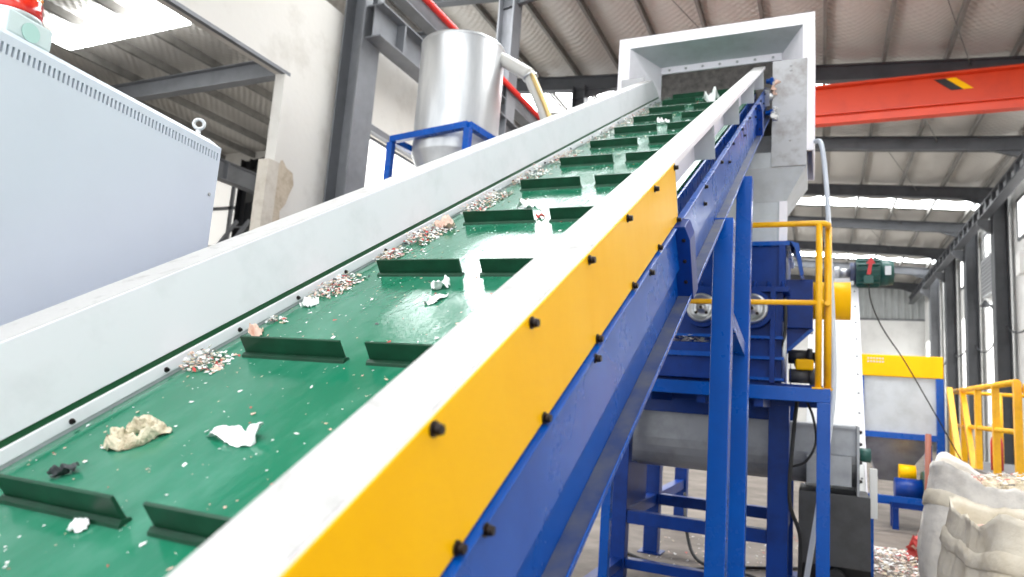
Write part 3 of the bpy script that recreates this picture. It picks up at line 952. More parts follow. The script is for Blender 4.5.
# debris on the crusher ledge below
# small flakes strewn on the belt
b = MB()
def flake(b, c, u, v_, n, size, mi):
    b.mi = mi
    a = random.uniform(0, 6.28)
    d1 = (u * math.cos(a) + v_ * math.sin(a)) * size
    d2 = (-u * math.sin(a) + v_ * math.cos(a)) * size * random.uniform(0.35, 0.9)
    h = [random.uniform(0.0005, 0.5) * size for _ in range(4)]
    b.add([c - d1 - d2 * random.random() + n * h[0], c + d1 * random.uniform(0.4, 1) - d2 + n * h[1], c + d1 + d2 * random.random() + n * h[2], c - d1 * 0.5 + d2 + n * h[3]], [[0, 1, 2, 3]])
MATS = ['film_white', 'film_cream', 'film_pink', 'film_red', 'film_dark']
WT = [0.50, 0.2, 0.16, 0.09, 0.05]
def pick():
    r = random.random()
    for i, w_ in enumerate(WT):
        r -= w_
        if r < 0:
            return i
    return 0
def belt_n(x):
    for i in range(len(xs) - 1):
        if xs[i] <= x <= xs[i + 1]:
            t = (x - xs[i]) / (xs[i + 1] - xs[i])
            return ns[i] * (1 - t) + ns[i + 1] * t
    return -0.6
for i in range(2600):
    s = random.uniform(0.2, 6.9)
    x = random.uniform(-1.38, -0.55)
    sz = random.choice([0.0009, 0.001, 0.0012, 0.0014, 0.0016, 0.002, 0.0024, 0.003, 0.005]) * (1 + 0.25 * s)
    flake(b, cp(x, s, belt_n(x) + 0.0006), cx, cd, cn, sz, pick())
o = b.build('plastic_flakes', MATS)
tag(o, 'tiny pale plastic flakes strewn over the green belt', 'flakes', kind='stuff')
# heaps along the left guard
b = MB()
def heap(s0, s1, n, wx, hh):
    for i in range(int(n * 1.9)):
        s = s0 + (s1 - s0) * random.betavariate(1.6, 1.6)
        fr = random.random() ** 1.6
        x = -1.378 + fr * wx
        hmax = hh * (1 - fr) * (0.5 + 0.9 * abs(noise.noise((s * 6, 1, 2))))
        flake(b, cp(x, s, belt_n(x) + random.uniform(0.0, hmax)), (cx + cn * random.uniform(-0.8, 0.8)).normalized(), cd, cn, random.uniform(0.003, 0.0085) * (0.7 + 0.14 * s), pick())
heap(1.02, 1.13, 170, 0.10, 0.03)
heap(1.32, 1.36, 30, 0.06, 0.02)
heap(1.50, 1.72, 230, 0.08, 0.04)
heap(1.86, 2.02, 150, 0.07, 0.03)
heap(2.05, 2.34, 260, 0.09, 0.05)
heap(2.5, 2.95, 300, 0.09, 0.05)
heap(3.05, 3.5, 220, 0.08, 0.05)
heap(3.6, 4.1, 160, 0.08, 0.05)
heap(4.2, 6.6, 360, 0.09, 0.05)
o = b.build('plastic_flake_heap', MATS)
tag(o, 'white and reddish shredded plastic heaped along the left belt edge', 'flakes', kind='stuff')

# ================================================================== CONTROL CABINET
ca = Vector((-1.875, 1.625, 0))
cdir = Vector((0.125, -0.775, 0)).normalized()       # along the face towards the viewer
cin = Vector((cdir.y, -cdir.x, 0))                   # into the cabinet (away from the conveyor)
if cin.x > 0:
    cin = -cin
CM = Matrix(((cdir.x, cin.x, 0, ca.x), (cdir.y, cin.y, 0, ca.y), (0, 0, 1, 0), (0, 0, 0, 1)))
LEN, DEP, HT = 1.62, 0.55, 2.29
cab = empty('control_cabinet', CM, 'pale blue-grey electrical control cabinet with slotted top beside the conveyor', 'cabinet')
MB(CM).box(0, LEN, 0.006, DEP, 0.10, HT).build('body', 'cabinet', cab, bevel=0.006)
MB(CM).box(0.02, LEN - 0.02, 0.03, DEP - 0.03, 0.0, 0.10).build('plinth', 'dark_machine', cab)
MB(CM).box(0.0, LEN, 0.0, 0.006, 0.14, HT + 0.001).build('side_panel', 'cabinet', cab)
# raised top cover with real slots: bars between the slots over a box painted as their inner shade
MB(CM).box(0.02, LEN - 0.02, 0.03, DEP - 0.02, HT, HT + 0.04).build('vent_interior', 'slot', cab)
b = MB(CM)
Z0, Z1 = HT + 0.003, HT + 0.029
b.box(0, LEN, 0, 0.016, HT, Z0)
b.box(0, LEN, 0, 0.016, Z1, HT + 0.05)
pitch = 0.01375
xx = 0.012
b.box(0, 0.012, 0, 0.016, Z0, Z1)
while xx < LEN - 0.01:
    b.box(xx + 0.0064, xx + pitch, 0, 0.016, Z0, Z1)
    xx += pitch
b.box(0, 0.012, 0.016, DEP, HT, HT + 0.05)
b.build('vent_strip', 'cabinet', cab)
b = MB(CM)
b.add([(0, 0, HT + 0.05), (LEN, 0, HT + 0.05), (LEN, DEP, HT + 0.05), (0, DEP, HT + 0.05), (0.045, 0.014, HT + 0.066), (LEN, 0.014, HT + 0.066), (LEN, DEP - 0.014, HT + 0.066), (0.045, DEP - 0.014, HT + 0.066)],
      [[0, 3, 2, 1], [4, 5, 6, 7], [0, 1, 5, 4], [1, 2, 6, 5], [2, 3, 7, 6], [3, 0, 4, 7]])
b.build('top_cover', 'cabinet', cab)
# eye bolt
def torus(c, axis, R, r, nu=24, nv=10):
    bb = MB()
    ax = Vector(axis).normalized()
    u = ax.cross(Vector((0, 0, 1))).normalized()
    t = ax.cross(u)
    c = Vector(c)
    v, f = [], []
    for i in range(nu):
        a = 2 * math.pi * i / nu
        d = u * math.cos(a) + t * math.sin(a)
        for j in range(nv):
            q = 2 * math.pi * j / nv
            v.append(c + d * (R + r * math.cos(q)) + ax * r * math.sin(q))
    for i in range(nu):
        for j in range(nv):
            f.append([i * nv + j, ((i + 1) % nu) * nv + j, ((i + 1) % nu) * nv + (j + 1) % nv, i * nv + (j + 1) % nv])
    bb.add(v, f, True)
    return bb
ec = CM @ Vector((0.085, 0.03, HT + 0.105))
bb = torus(ec, (0.7, -0.7, 0), 0.016, 0.0058)
bb.cyl(ec - Vector((0, 0, 0.045)), ec - Vector((0, 0, 0.02)), 0.012, 0.007, n=12)
bb.build('eye_bolt', 'silver_badge', cab)
sc = bolt_mesh('screw', 0.006, 0.004, 'zinc', False)
inst('screw', sc, cab, CM @ face_to((0.03, 0.0, HT - 0.12), (0, -1, 0)))
# beacon
bp_ = CM @ Vector((0.70, 0.075, HT + 0.066))
bcn = MB()
bcn.T = Matrix.Translation(bp_) @ CM.to_3x3().to_4x4() @ Matrix.Scale(1.08, 4)
bcn.box(-0.055, 0.055, -0.055, 0.055, 0, 0.055)
base = bcn.build('beacon_base', 'beacon_base', cab, bevel=0.006)
MB(bcn.T).cyl((0.0, -0.056, 0.022), (0.0, -0.0575, 0.022), 0.022, n=20).build('beacon_badge', 'mint', base)
MB(bcn.T).lathe([(0.0, 0.055), (0.05, 0.055), (0.053, 0.06), (0.053, 0.066), (0.0, 0.066)], (0, 0, 0)).build('beacon_collar', 'silver_badge', base)
MB(bcn.T).lathe([(0.0, 0.066), (0.051, 0.066), (0.053, 0.072), (0.050, 0.105), (0.0, 0.105)], (0, 0, 0)).build('beacon_lens', 'red_lens', base)
b = MB(bcn.T)
prof = [(0.049, 0.105)]
for i in range(6):
    prof += [(0.048, 0.108 + i * 0.012), (0.045, 0.114 + i * 0.012)]
prof += [(0.03, 0.185), (0.0, 0.19)]
b.lathe(prof, (0, 0, 0))
b.build('beacon_dome', 'orange_lens', base)

# ================================================================== SILVER TANK ON BLUE STAND
TC = Vector((-4.23, 7.2, 0))
tank = empty('silver_tank', (TC.x, TC.y, 3.3), 'tall silver cylindrical tank held in a blue stand behind the conveyor', 'tank')
b = MB()
R_ = 0.535
b.lathe([(0, 5.90), (R_ - 0.02, 5.87), (R_, 5.85), (R_, 4.40), (R_ - 0.01, 4.38), (0.16, 3.45), (0.16, 3.3), (0.0, 3.3)], TC, n=56)
sh = b.build('shell', 'tank', tank)
for p_ in sh.data.polygons:
    p_.use_smooth = True
md = sh.modifiers.new('edges', 'EDGE_SPLIT'); md.split_angle = 0.5
b = MB()
b.lathe([(R_ + 0.001, 5.835), (R_ + 0.006, 5.84), (R_ + 0.006, 5.87), (R_ - 0.01, 5.875)], TC, n=56)
b.build('rim', 'tank', tank)
b = MB()
b.tube([(-3.90, 7.35, 5.85), (-3.64, 7.3, 5.68), (-3.31, 7.3, 5.46)], 0.085, n=16, sub=4)
b.build('outlet_duct', 'duct', tank)
MB().tube([(-3.33, 7.3, 5.48), (-3.22, 7.3, 5.25), (-3.07, 7.3, 4.92), (-2.85, 7.3, 4.3)], 0.075, n=14, sub=3).build('down_pipe', 'duct', tank)
MB().tube([(-3.24, 7.2, 5.42), (-3.13, 7.2, 5.19), (-2.98, 7.2, 4.86), (-2.78, 7.2, 4.3)], 0.03, n=10, sub=3).build('brass_pipe', 'brass', tank)
torus((-3.30, 7.3, 5.43), (0.35, 0, -0.9), 0.085, 0.015).build('pipe_clamp', 'steel', tank)
# stand
FZ = 4.53
c4 = [Vector((-4.85, 6.70, FZ)), Vector((-3.67, 6.50, FZ)), Vector((-3.50, 7.72, FZ)), Vector((-4.68, 7.92, FZ))]
st = empty('tank_stand', (-4.2, 7.1, 0), 'blue square steel stand around the silver tank', 'stand')
for i in range(4):
    MB().beam(c4[i], c4[(i + 1) % 4], 0.08, 0.08).build('top_rail', 'blue', st, bevel=0.004)
    MB().beam(c4[i] - Vector((0, 0, 0.04)), Vector((c4[i].x, c4[i].y, 0.01)), 0.08, 0.08, up=(0, 1, 0)).build('leg', 'blue', st, bevel=0.004)
    a, b2 = c4[i].copy(), c4[(i + 1) % 4].copy()
    a.z = b2.z = 2.2
    MB().beam(a, b2, 0.07, 0.07).build('cross_rail', 'blue', st)

# ================================================================== CRUSHER, ITS STAND AND PLATFORM
stand = empty('crusher_stand', (-0.95, 6.9, 0), 'blue steel stand of posts and beams under the crusher', 'stand')
for (x, y, w_) in ((-1.62, 6.22, 0.13), (-0.31, 6.22, 0.16), (-1.62, 7.55, 0.15), (-0.31, 7.55, 0.15), (-1.62, 9.2, 0.15)):
    lg = MB().box(x - w_ / 2, x + w_ / 2, y - w_ / 2, y + w_ / 2, 0.012, 1.70).build('leg', 'blue_dark', stand, bevel=0.005)
    MB().box(x - w_ * 0.8, x + w_ * 0.8, y - w_ * 0.8, y + w_ * 0.8, 0, 0.012).build('foot_plate', 'blue_dark', lg)
for y in (6.22, 7.55):
    MB().box(-1.55, -0.39, y - 0.05, y + 0.05, 0.50, 0.61).build('cross_beam', 'blue_dark', stand, bevel=0.004)
for x in (-1.62, -0.31):
    MB().box(x - 0.05, x + 0.05, 6.29, 9.1 if x < -1 else 7.47, 0.50, 0.61).build('side_beam', 'blue_dark', stand, bevel=0.004)
    MB().box(x - 0.06, x + 0.06, 6.1, 7.7, 1.70, 1.80).build('top_beam', 'blue_dark', stand)
MB().box(-1.55, -0.39, 6.17, 6.27, 0.12, 0.20).build('cross_beam', 'blue_dark', stand, bevel=0.004)
MB().beam((-1.62, 6.15, 0.16), (-1.62, 5.3, 0.16), 0.09, 0.08).build('side_beam', 'blue_dark', stand)
MB().box(-1.70, 0.02, 6.06, 6.16, 1.62, 1.80).build('top_beam', 'blue_dark', stand)
MB().box(-1.70, 0.02, 7.6, 7.7, 1.62, 1.80).build('top_beam', 'blue_dark', stand)

plat = empty('service_platform', (-0.7, 5.5, 0), 'blue service platform with one right-hand post in front of the crusher', 'platform')
MB().box(-1.5, 0.065, 5.17, 5.23, 1.655, 1.752).build('front_beam', 'blue', plat, bevel=0.004)
MB().box(0.0, 0.065, 5.23, 6.04, 1.655, 1.752).build('side_beam', 'blue', plat, bevel=0.004)
MB().box(-1.5, 0.0, 5.23, 6.04, 1.70, 1.745).build('deck', 'blue_dark', plat)
MB().box(-0.02, 0.065, 5.17, 5.235, 0.01, 1.655).build('post', 'blue', plat, bevel=0.004)
MB().box(-1.5, -1.43, 5.17, 5.235, 0.01, 1.655).build('post', 'blue', plat, bevel=0.004)
for x in (-1.2, -0.8, -0.4):
    MB().box(x - 0.03, x + 0.03, 5.23, 6.04, 1.60, 1.70).build('joist', 'blue_dark', plat)

rail = empty('safety_railing', (-0.4, 5.25, 1.752), 'yellow tubular safety railing on the blue platform', 'railing')
RY = 5.21
MB().tube([(-1.45, RY, 2.925), (-0.02, RY, 2.925), (0.02, RY, 2.922), (0.045, RY + 0.03, 2.92), (0.045, 5.95, 2.92)], 0.021, n=12).build('top_rail', 'yellow_rail', rail)
MB().tube([(-1.45, RY, 2.35), (0.02, RY, 2.35)], 0.019, n=12).build('mid_rail', 'yellow_rail', rail)
MB().tube([(0.045, RY, 2.35), (0.045, 5.95, 2.35)], 0.019, n=12).build('mid_rail', 'yellow_rail', rail)
for (x, y) in ((-0.012, RY), (0.05, 5.32), (0.045, 5.95), (-1.45, RY)):
    MB().tube([(x, y, 1.752), (x, y, 2.92)], 0.022, n=12).build('post', 'yellow_rail', rail)
    MB().box(x - 0.04, x + 0.03, y - 0.04, y + 0.04, 1.745, 1.76).build('post_foot', 'yellow_rail', rail)

cr = empty('crusher', (-0.95, 6.6, 1.8), 'blue plastic crusher with two silver flywheels below the hood', 'crusher')
# feed box with open look, framed front face
MB().box(-1.55, -0.27, 6.12, 6.14, 2.60, 2.99).build('feed_front', 'blue_dark', cr)
MB().box(-1.55, -0.27, 6.14, 7.10, 2.60, 2.97).build('feed_box', 'blue_dark', cr)
MB().box(-1.57, -0.24, 6.09, 7.14, 2.965, 3.005).build('feed_flange', 'blue', cr, bevel=0.003)
for x in (-1.5, -1.08, -0.68, -0.30):
    MB().box(x - 0.025, x + 0.025, 6.075, 6.12, 2.60, 2.965).build('feed_rib', 'blue_dark', cr)
MB().prism([(-0.24, 6.08, 3.0), (-0.17, 6.08, 2.98), (-0.13, 6.10, 2.72), (-0.155, 6.10, 2.70), (-0.20, 6.08, 2.94)], (0, 0.5, 0)).build('feed_flap', 'blue', cr)
fl = MB().box(-1.58, -0.24, 6.02, 7.16, 2.555, 2.60).build('split_flange', 'blue_dark', cr, bevel=0.003)
cb = bolt_mesh('bolt', 0.017, 0.05, 'blue_dark')
for i in range(12):
    inst('bolt', cb, fl, face_to((-1.52 + i * 0.112, 6.06, 2.60), (0, 0, 1)))
MB().box(-1.52, -0.29, 6.08, 7.08, 1.80, 2.555).build('rotor_housing', 'blue_dark', cr)
for z in (1.83, 2.0, 2.17):
    MB().box(-1.56, -0.27, 6.00, 6.08, z - 0.012, z + 0.012).build('housing_rib', 'blue', cr)
for x in (-1.50, -0.36):
    MB().box(x - 0.02, x + 0.02, 5.99, 6.08, 1.80, 2.555).build('housing_post', 'blue_dark', cr)
lb = MB().box(-1.75, -0.80, 5.86, 6.08, 1.80, 2.10).build('lower_tray', 'blue_dark', cr, bevel=0.005)
MB().box(-1.75, -0.80, 5.82, 5.86, 1.98, 2.02).build('tray_edge', 'blue', cr)
for x in (-0.93, -0.52):
    MB().cyl((x, 6.08, 2.40), (x, 5.97, 2.40), 0.16, n=28).build('bearing_housing', 'blue_dark', cr)
    b = MB()
    b.lathe([(0, 0.02), (0.03, 0.02), (0.03, 0.0), (0.095, 0.0), (0.10, 0.02), (0.122, 0.02), (0.125, 0.0), (0.125, -0.05), (0, -0.05)], (x, 5.93, 2.40), axis=(0, -1, 0), n=36)
    fw = b.build('flywheel', 'steel', cr)
    MB().cyl((x, 5.93, 2.40), (x, 5.90, 2.40), 0.016, n=6).build('hub_bolt', 'bolt', fw)
    for i in range(4):
        a = math.pi / 4 + i * math.pi / 2
        MB().cyl((x + 0.06 * math.cos(a), 5.93, 2.40 + 0.06 * math.sin(a)), (x + 0.06 * math.cos(a), 5.927, 2.40 + 0.06 * math.sin(a)), 0.014, n=10).build('hub_hole', 'bolt', fw)
MB().box(-1.52, -0.40, 6.30, 7.30, 1.495, 1.80).build('outlet_chute', 'blue_dark', cr)
MB().box(-0.285, -0.06, 6.25, 6.75, 2.28, 2.70).build('drive_box', 'blue_dark', cr, bevel=0.006)
MB().prism([(-0.285, 6.3, 2.28), (-0.06, 6.3, 2.28), (-0.28, 6.3, 2.05)], (0, 0.03, 0)).build('drive_bracket', 'blue_dark', cr)
MB().beam((-0.06, 6.28, 2.28), (-0.28, 6.28, 2.06), 0.03, 0.03).build('drive_strut', 'blue', cr)
MB().cyl((-0.09, 6.55, 2.56), (0.235, 6.55, 2.56), 0.165, n=36).build('belt_guard', 'yellow', cr)
b = MB()
b.cyl((-0.25, 6.3, 2.04), (-0.10, 6.3, 2.04), 0.06, n=16)
b.cyl((-0.10, 6.3, 2.04), (-0.06, 6.3, 2.04), 0.075, n=16)
b.cyl((-0.06, 6.3, 2.04), (0.0, 6.3, 2.04), 0.045, n=16)
b.box(-0.2, -0.12, 6.24, 6.36, 1.96, 2.0)
b.build('hydraulic_pump', 'black', cr)
MB().box(-0.19, -0.05, 6.17, 6.30, 1.925, 2.015).build('coupling_cover', 'yellow', cr, bevel=0.015)
b = MB()
b.cyl((-0.24, 6.24, 1.875), (-0.08, 6.24, 1.875), 0.058, n=16)
b.cyl((-0.08, 6.24, 1.875), (-0.03, 6.24, 1.875), 0.072, n=16)
b.build('hydraulic_motor', 'dark_machine', cr)
for zz in (1.84, 1.875, 1.91):
    MB().cyl((-0.23, 6.24, zz), (-0.225, 6.24, zz), 0.066, n=14).build('motor_band', 'blue_dark', cr)
MB().cyl((-0.27, 6.02, 1.81), (-0.27, 6.02, 2.30), 0.018, n=10).build('hydraulic_rod', 'steel', cr)
MB().tube([(-0.27, 6.02, 2.5), (-0.26, 6.0, 2.3), (-0.28, 6.02, 2.1)], 0.014, n=8, sub=3).build('hydraulic_hose', 'black', cr)

def small_pile(name, c, rx, ry, h, n, label, size, mats=MATS):
    bb = MB()
    for i in range(n):
        a, r = random.uniform(0, 6.28), math.sqrt(random.random())
        p = Vector((c[0] + rx * r * math.cos(a), c[1] + ry * r * math.sin(a), c[2] + 0.001 + h * (1 - r) * random.random()))
        flake(bb, p, Vector((1, 0, random.uniform(-.6, .6))).normalized(), Vector((0, 1, 0)), Vector((0, 0, 1)), random.uniform(0.5, 1.3) * size, pick())
    o = bb.build(name, mats)
    return tag(o, label, 'flakes', kind='stuff')
small_pile('plastic_flake_pile', (-1.02, 5.95, 2.10), 0.17, 0.07, 0.09, 130, 'small pink and white shred pile on the crusher tray', 0.02)
small_pile('plastic_flake_dust', (-0.6, 5.55, 1.745), 0.8, 0.28, 0.01, 260, 'white plastic crumbs scattered on the blue platform deck', 0.008)

# ================================================================== SCREW TROUGH
tr = empty('screw_trough', (-0.6, 6.75, 0.95), 'grey U-shaped screw conveyor trough under the crusher', 'screw conveyor')
b = MB()
prof = [(6.50, 1.47), (6.50, 1.25)]
for i in range(13):
    a = math.pi + math.pi * i / 12
    prof.append((6.78 + 0.28 * math.cos(a), 1.25 + 0.28 * math.sin(a)))
prof += [(7.06, 1.25), (7.06, 1.47)]
b.prism([(-1.70, y, z) for y, z in prof], (1.98, 0, 0))
b.build('trough', 'trough', tr)
MB().box(-1.70, 0.30, 6.46, 7.10, 1.47, 1.49).build('lid', 'trough', tr)
ep = MB().box(0.28, 0.30, 6.44, 7.12, 0.93, 1.49).build('end_plate', 'trough', tr)
for z in (1.05, 1.2, 1.35, 1.45):
    inst('bolt', bolt_mesh('bolt', 0.014, 0.02), ep, face_to((0.30, 6.47, z), (1, 0, 0)))
MB().box(-0.1, 0.24, 6.44, 6.5, 1.0, 1.24).build('inspection_door', 'trough', tr)
MB().cyl((0.30, 6.78, 1.25), (0.40, 6.78, 1.25), 0.06, n=14).build('shaft_bearing', 'green_motor', tr)
MB().box(-1.66, -1.6, 6.46, 7.1, 0.61, 1.0).build('support', 'blue_dark', tr)

# ================================================================== INCLINED WHITE ELEVATOR
el = empty('inclined_elevator', (0.15, 7.0, 0), 'white enclosed inclined elevator rising behind the yellow railing', 'elevator')
ea, eb = Vector((0, 6.66, 0.55)), Vector((0, 8.55, 3.05))
b = MB()
d = (eb - ea).normalized()
q = Vector((0, d.z, -d.y))
b.prism([(-0.12, ea.y, ea.z), (0.37, ea.y, ea.z), (0.37, ea.y + q.y * 0.4, ea.z + q.z * 0.4), (-0.12, ea.y + q.y * 0.4, ea.z + q.z * 0.4)], eb - ea)
b.build('casing', 'wall_white', el, bevel=0.004)
MB().prism([(0.37, ea.y - 0.01, ea.z + 0.01), (0.385, ea.y - 0.01, ea.z + 0.01), (0.385, ea.y + 0.02, ea.z - 0.01), (0.37, ea.y + 0.02, ea.z - 0.01)], eb - ea).build('edge_flange', 'white', el)
eb_m = bolt_mesh('bolt', 0.007, 0.008, 'mid_steel')
for i in range(13):
    p = ea + (eb - ea) * (i + 0.5) / 13
    inst('bolt', eb_m, el, face_to((0.345, p.y, p.z), (0, -d.z, d.y)))
MB().box(-0.16, 0.38, 6.46, 7.1, 0.35, 0.93).build('boot', 'dark_machine', el, bevel=0.006)
MB().prism([(-0.16, 6.46, 0.35), (-0.16, 7.1, 0.35), (-0.16, 7.1, 0.02), (-0.16, 6.6, 0.02)], (0.54, 0, 0)).build('boot_base', 'black', el)
MB().cyl((0.12, 6.46, 0.25), (0.12, 6.40, 0.25), 0.09, n=20).build('boot_bearing', 'black', el)
MB().box(0.386, 0.44, 6.62, 6.70, 0.75, 1.15).build('side_bracket', 'wall_white', el)
MB().box(0.385, 0.41, 6.6, 6.66, 0.0, 0.75).build('side_leg', 'blue', el)
for x in (-0.06, 0.31):
    MB().beam((x, 8.3, 2.55), (x, 8.3, 0.0), 0.08, 0.08, up=(0, 1, 0)).build('rear_leg', 'blue', el)
mt = empty('gear_motor', (0.55, 8.55, 3.03), 'dark green electric motor with a red arrow mark atop the white elevator', 'motor')
MB().cyl((0.36, 8.5, 3.17), (0.60, 8.5, 3.17), 0.155, n=28).build('housing', 'green_motor', mt)
MB().cyl((0.60, 8.5, 3.17), (0.73, 8.5, 3.17), 0.15, 0.135, n=28).build('fan_cover', 'green_motor', mt)
for i in range(16):
    a = 2 * math.pi * i / 16
    MB().beam((0.37, 8.5 + 0.16 * math.cos(a), 3.17 + 0.16 * math.sin(a)), (0.59, 8.5 + 0.16 * math.cos(a), 3.17 + 0.16 * math.sin(a)), 0.008, 0.02, up=(0, math.cos(a), math.sin(a))).build('fin', 'green_motor', mt)
MB().cyl((0.30, 8.5, 3.17), (0.36, 8.5, 3.17), 0.12, n=20).build('front_flange', 'blue_dust', mt)
MB().cyl((0.18, 8.5, 3.17), (0.30, 8.5, 3.17), 0.05, n=14).build('shaft_coupling', 'steel', mt)
MB().cyl((0.14, 8.5, 3.17), (0.19, 8.5, 3.17), 0.075, n=16).build('shaft_bearing', 'silver_badge', mt)
MB().box(0.14, 0.34, 8.44, 8.56, 3.03, 3.10).build('motor_bracket', 'wall_white', mt)
MB().box(0.43, 0.53, 8.31, 8.36, 3.02, 3.11).build('terminal_box', 'green_motor', mt, bevel=0.006)
b = MB()
b.prism([(0.46, 8.318, 3.12), (0.50, 8.318, 3.12), (0.515, 8.318, 3.24), (0.545, 8.318, 3.24), (0.505, 8.318, 3.33), (0.455, 8.318, 3.24), (0.48, 8.318, 3.24)], (0, 0.012, 0))
b.build('direction_arrow', 'red', mt)
MB().prism([(0.64, 8.345, 3.12), (0.70, 8.349, 3.12), (0.70, 8.349, 3.22), (0.64, 8.345, 3.22)], (0, 0.004, 0)).build('rating_plate', 'silver_badge', mt)
o = MB().tube([(0.48, 8.34, 3.02), (0.53, 8.7, 2.85), (0.70, 9.4, 2.63), (0.98, 10.0, 2.3), (1.3, 10.3, 1.75), (1.55, 10.5, 1.3), (1.75, 10.5, 0.9)], 0.008, n=7, sub=6).build('motor_cable', 'black')
tag(o, 'thin black cable sagging from the green motor to the right', 'cable')
o = MB().tube([(-0.05, 6.07, 3.86), (0.0, 6.02, 3.80), (0.04, 5.98, 3.4), (0.062, 5.75, 2.8), (0.082, 5.5, 2.2), (0.085, 5.42, 1.75), (0.03, 5.40, 1.2), (-0.04, 5.45, 0.7), (-0.12, 5.6, 0.2), (-0.2, 5.8, 0.03)], 0.02, n=10, sub=6).build('plastic_hose', 'hose')
tag(o, 'milky plastic hose hanging from the hood past the yellow railing', 'hose')
o = MB().tube([(-0.16, 5.9, 1.7), (-0.19, 5.95, 1.4), (-0.21, 5.9, 0.9), (-0.13, 5.95, 0.6), (-0.18, 6.0, 0.1), (-0.4, 6.05, 0.03)], 0.016, n=7, sub=6).build('hydraulic_cable', 'black')
tag(o, 'black cable hanging down beside the wide stand post', 'cable')
o = MB().tube([(-0.12, 5.9, 1.72), (-0.05, 5.95, 1.55), (-0.03, 6.0, 1.35), (-0.10, 6.0, 1.2), (-0.20, 6.0, 1.15)], 0.01, n=7, sub=6).build('loop_cable', 'black')
tag(o, 'thin black cable loop under the platform in front of the grey trough', 'cable')

# cables on the floor under the crusher
for k, (pts, lb) in enumerate((
        ([(-1.9, 7.3, 0.02), (-1.5, 7.0, 0.02), (-1.2, 6.9, 0.02), (-0.9, 7.2, 0.02), (-0.5, 7.0, 0.02), (-0.1, 7.4, 0.02)], 'black cable snaking on the floor between the stand posts'),
        ([(-1.35, 7.9, 0.6), (-1.28, 7.6, 0.35), (-1.15, 7.3, 0.1), (-0.95, 7.25, 0.02), (-0.6, 7.5, 0.02), (-0.2, 7.8, 0.02)], 'black cable drooping to the floor under the crusher'),
        ([(-0.9, 6.7, 0.02), (-0.75, 7.0, 0.02), (-0.55, 6.75, 0.02), (-0.7, 6.6, 0.04), (-0.85, 6.85, 0.04), (-0.6, 7.1, 0.03), (-0.4, 6.8, 0.02)], 'coiled black cable on the floor in front of the rear post'))):
    o = MB().tube(pts, 0.017, n=7, sub=6).build('floor_cable', 'black')
    tag(o, lb, 'cable', 'cables under the crusher')

# ================================================================== YELLOW AND GREY HOPPER MACHINE
hm = empty('storage_hopper', (1.1, 12.5, 0), 'grey storage hopper with yellow top band and blue frame beyond the elevator', 'hopper')
HX0, HX1, HY0, HY1 = 0.55, 1.68, 12.0, 13.4
MB().box(HX0, HX1, HY0, HY1, 2.20, 2.53).build('top_band', 'yellow', hm, bevel=0.01)
for i in range(6):
    for j in range(2):
        MB().cyl((0.68 + i * 0.04, HY0 - 0.003, 2.47 - j * 0.05), (0.68 + i * 0.04, HY0, 2.47 - j * 0.05), 0.014, n=8).build('perforation', 'grey_in', hm)
MB().box(HX0 + 0.03, HX1 - 0.08, HY0 + 0.03, HY1 - 0.03, 1.33, 2.20).build('bin', 'grey_in', hm)
b = MB()
t4 = [(HX0 + 0.03, HY0 + 0.03, 1.33), (HX1 - 0.08, HY0 + 0.03, 1.33), (HX1 - 0.08, HY1 - 0.03, 1.33), (HX0 + 0.03, HY1 - 0.03, 1.33)]
b4 = [(0.85, 12.55, 0.6), (1.15, 12.55, 0.6), (1.15, 12.85, 0.6), (0.85, 12.85, 0.6)]
b.add(t4 + b4, [[0, 1, 5, 4], [1, 2, 6, 5], [2, 3, 7, 6], [3, 0, 4, 7], [4, 5, 6, 7]])
b.build('cone', 'trough', hm)
MB().box(HX0, HX1 - 0.02, HY0, HY0 + 0.08, 1.27, 1.36).build('front_rail', 'blue', hm)
for x in (HX0 + 0.02, HX1 - 0.05):
    for y in (HY0 + 0.04, HY1 - 0.04):
        MB().box(x - 0.05, x + 0.05, y - 0.05, y + 0.05, 0, 2.20).build('leg', 'blue', hm)
MB().box(HX0, HX1 - 0.05, HY0, HY0 + 0.07, 0.30, 0.38).build('front_rail', 'blue', hm)
MB().box(0.3, 1.6, 11.2, 11.28, 0.42, 0.50).build('front_rail', 'blue', hm)
bm = empty('blower_motor', (1.25, 11.7, 0), 'blue motor with yellow guard on the floor under the grey hopper', 'motor')
MB().cyl((1.0, 11.75, 0.55), (1.35, 11.75, 0.55), 0.17, n=20).build('housing', 'blue_dark', bm)
MB().cyl((1.35, 11.75, 0.60), (1.50, 11.75, 0.60), 0.24, n=20).build('fan_case', 'green_motor', bm)
MB().cyl((1.08, 12.0, 0.78), (1.3, 12.0, 0.78), 0.12, n=16).build('coupling_guard', 'yellow', bm)
for y_ in (11.63, 11.92):
    MB().box(0.95, 1.5, y_ - 0.03, y_ + 0.03, 0.30, 0.38).build('skid', 'blue_dark', bm)
    for x_ in (1.0, 1.45):
        MB().box(x_ - 0.04, x_ + 0.04, y_ - 0.04, y_ + 0.04, 0.0, 0.30).build('foot', 'blue_dark', bm)

# broom leaning
br = empty('broom', (1.1, 9.3, 0), 'reddish-brown wooden stick standing in a red heap before the hopper', 'stick')
MB().tube([(1.10, 9.25, 0.05), (1.17, 9.55, 1.42)], 0.032, n=8).build('stick', 'rust_wood', br)
b = MB()
for i in range(60):
    a = random.uniform(0, 6.28)
    r = random.uniform(0, 0.14)
    p = Vector((1.08 + r * math.cos(a), 9.22 + r * math.sin(a), random.uniform(0.02, 0.28)))
    b.mi = random.choice([0, 0, 0, 1])
    flake(b, p, Vector((1, 0, random.uniform(-1, 1))).normalized(), Vector((0, random.uniform(-1, 1), 1)).normalized(), Vector((0, -1, 0)), 0.07, random.choice([0, 0, 1]))
b.build('red_bristles', ['film_red', 'film_pink'], br)

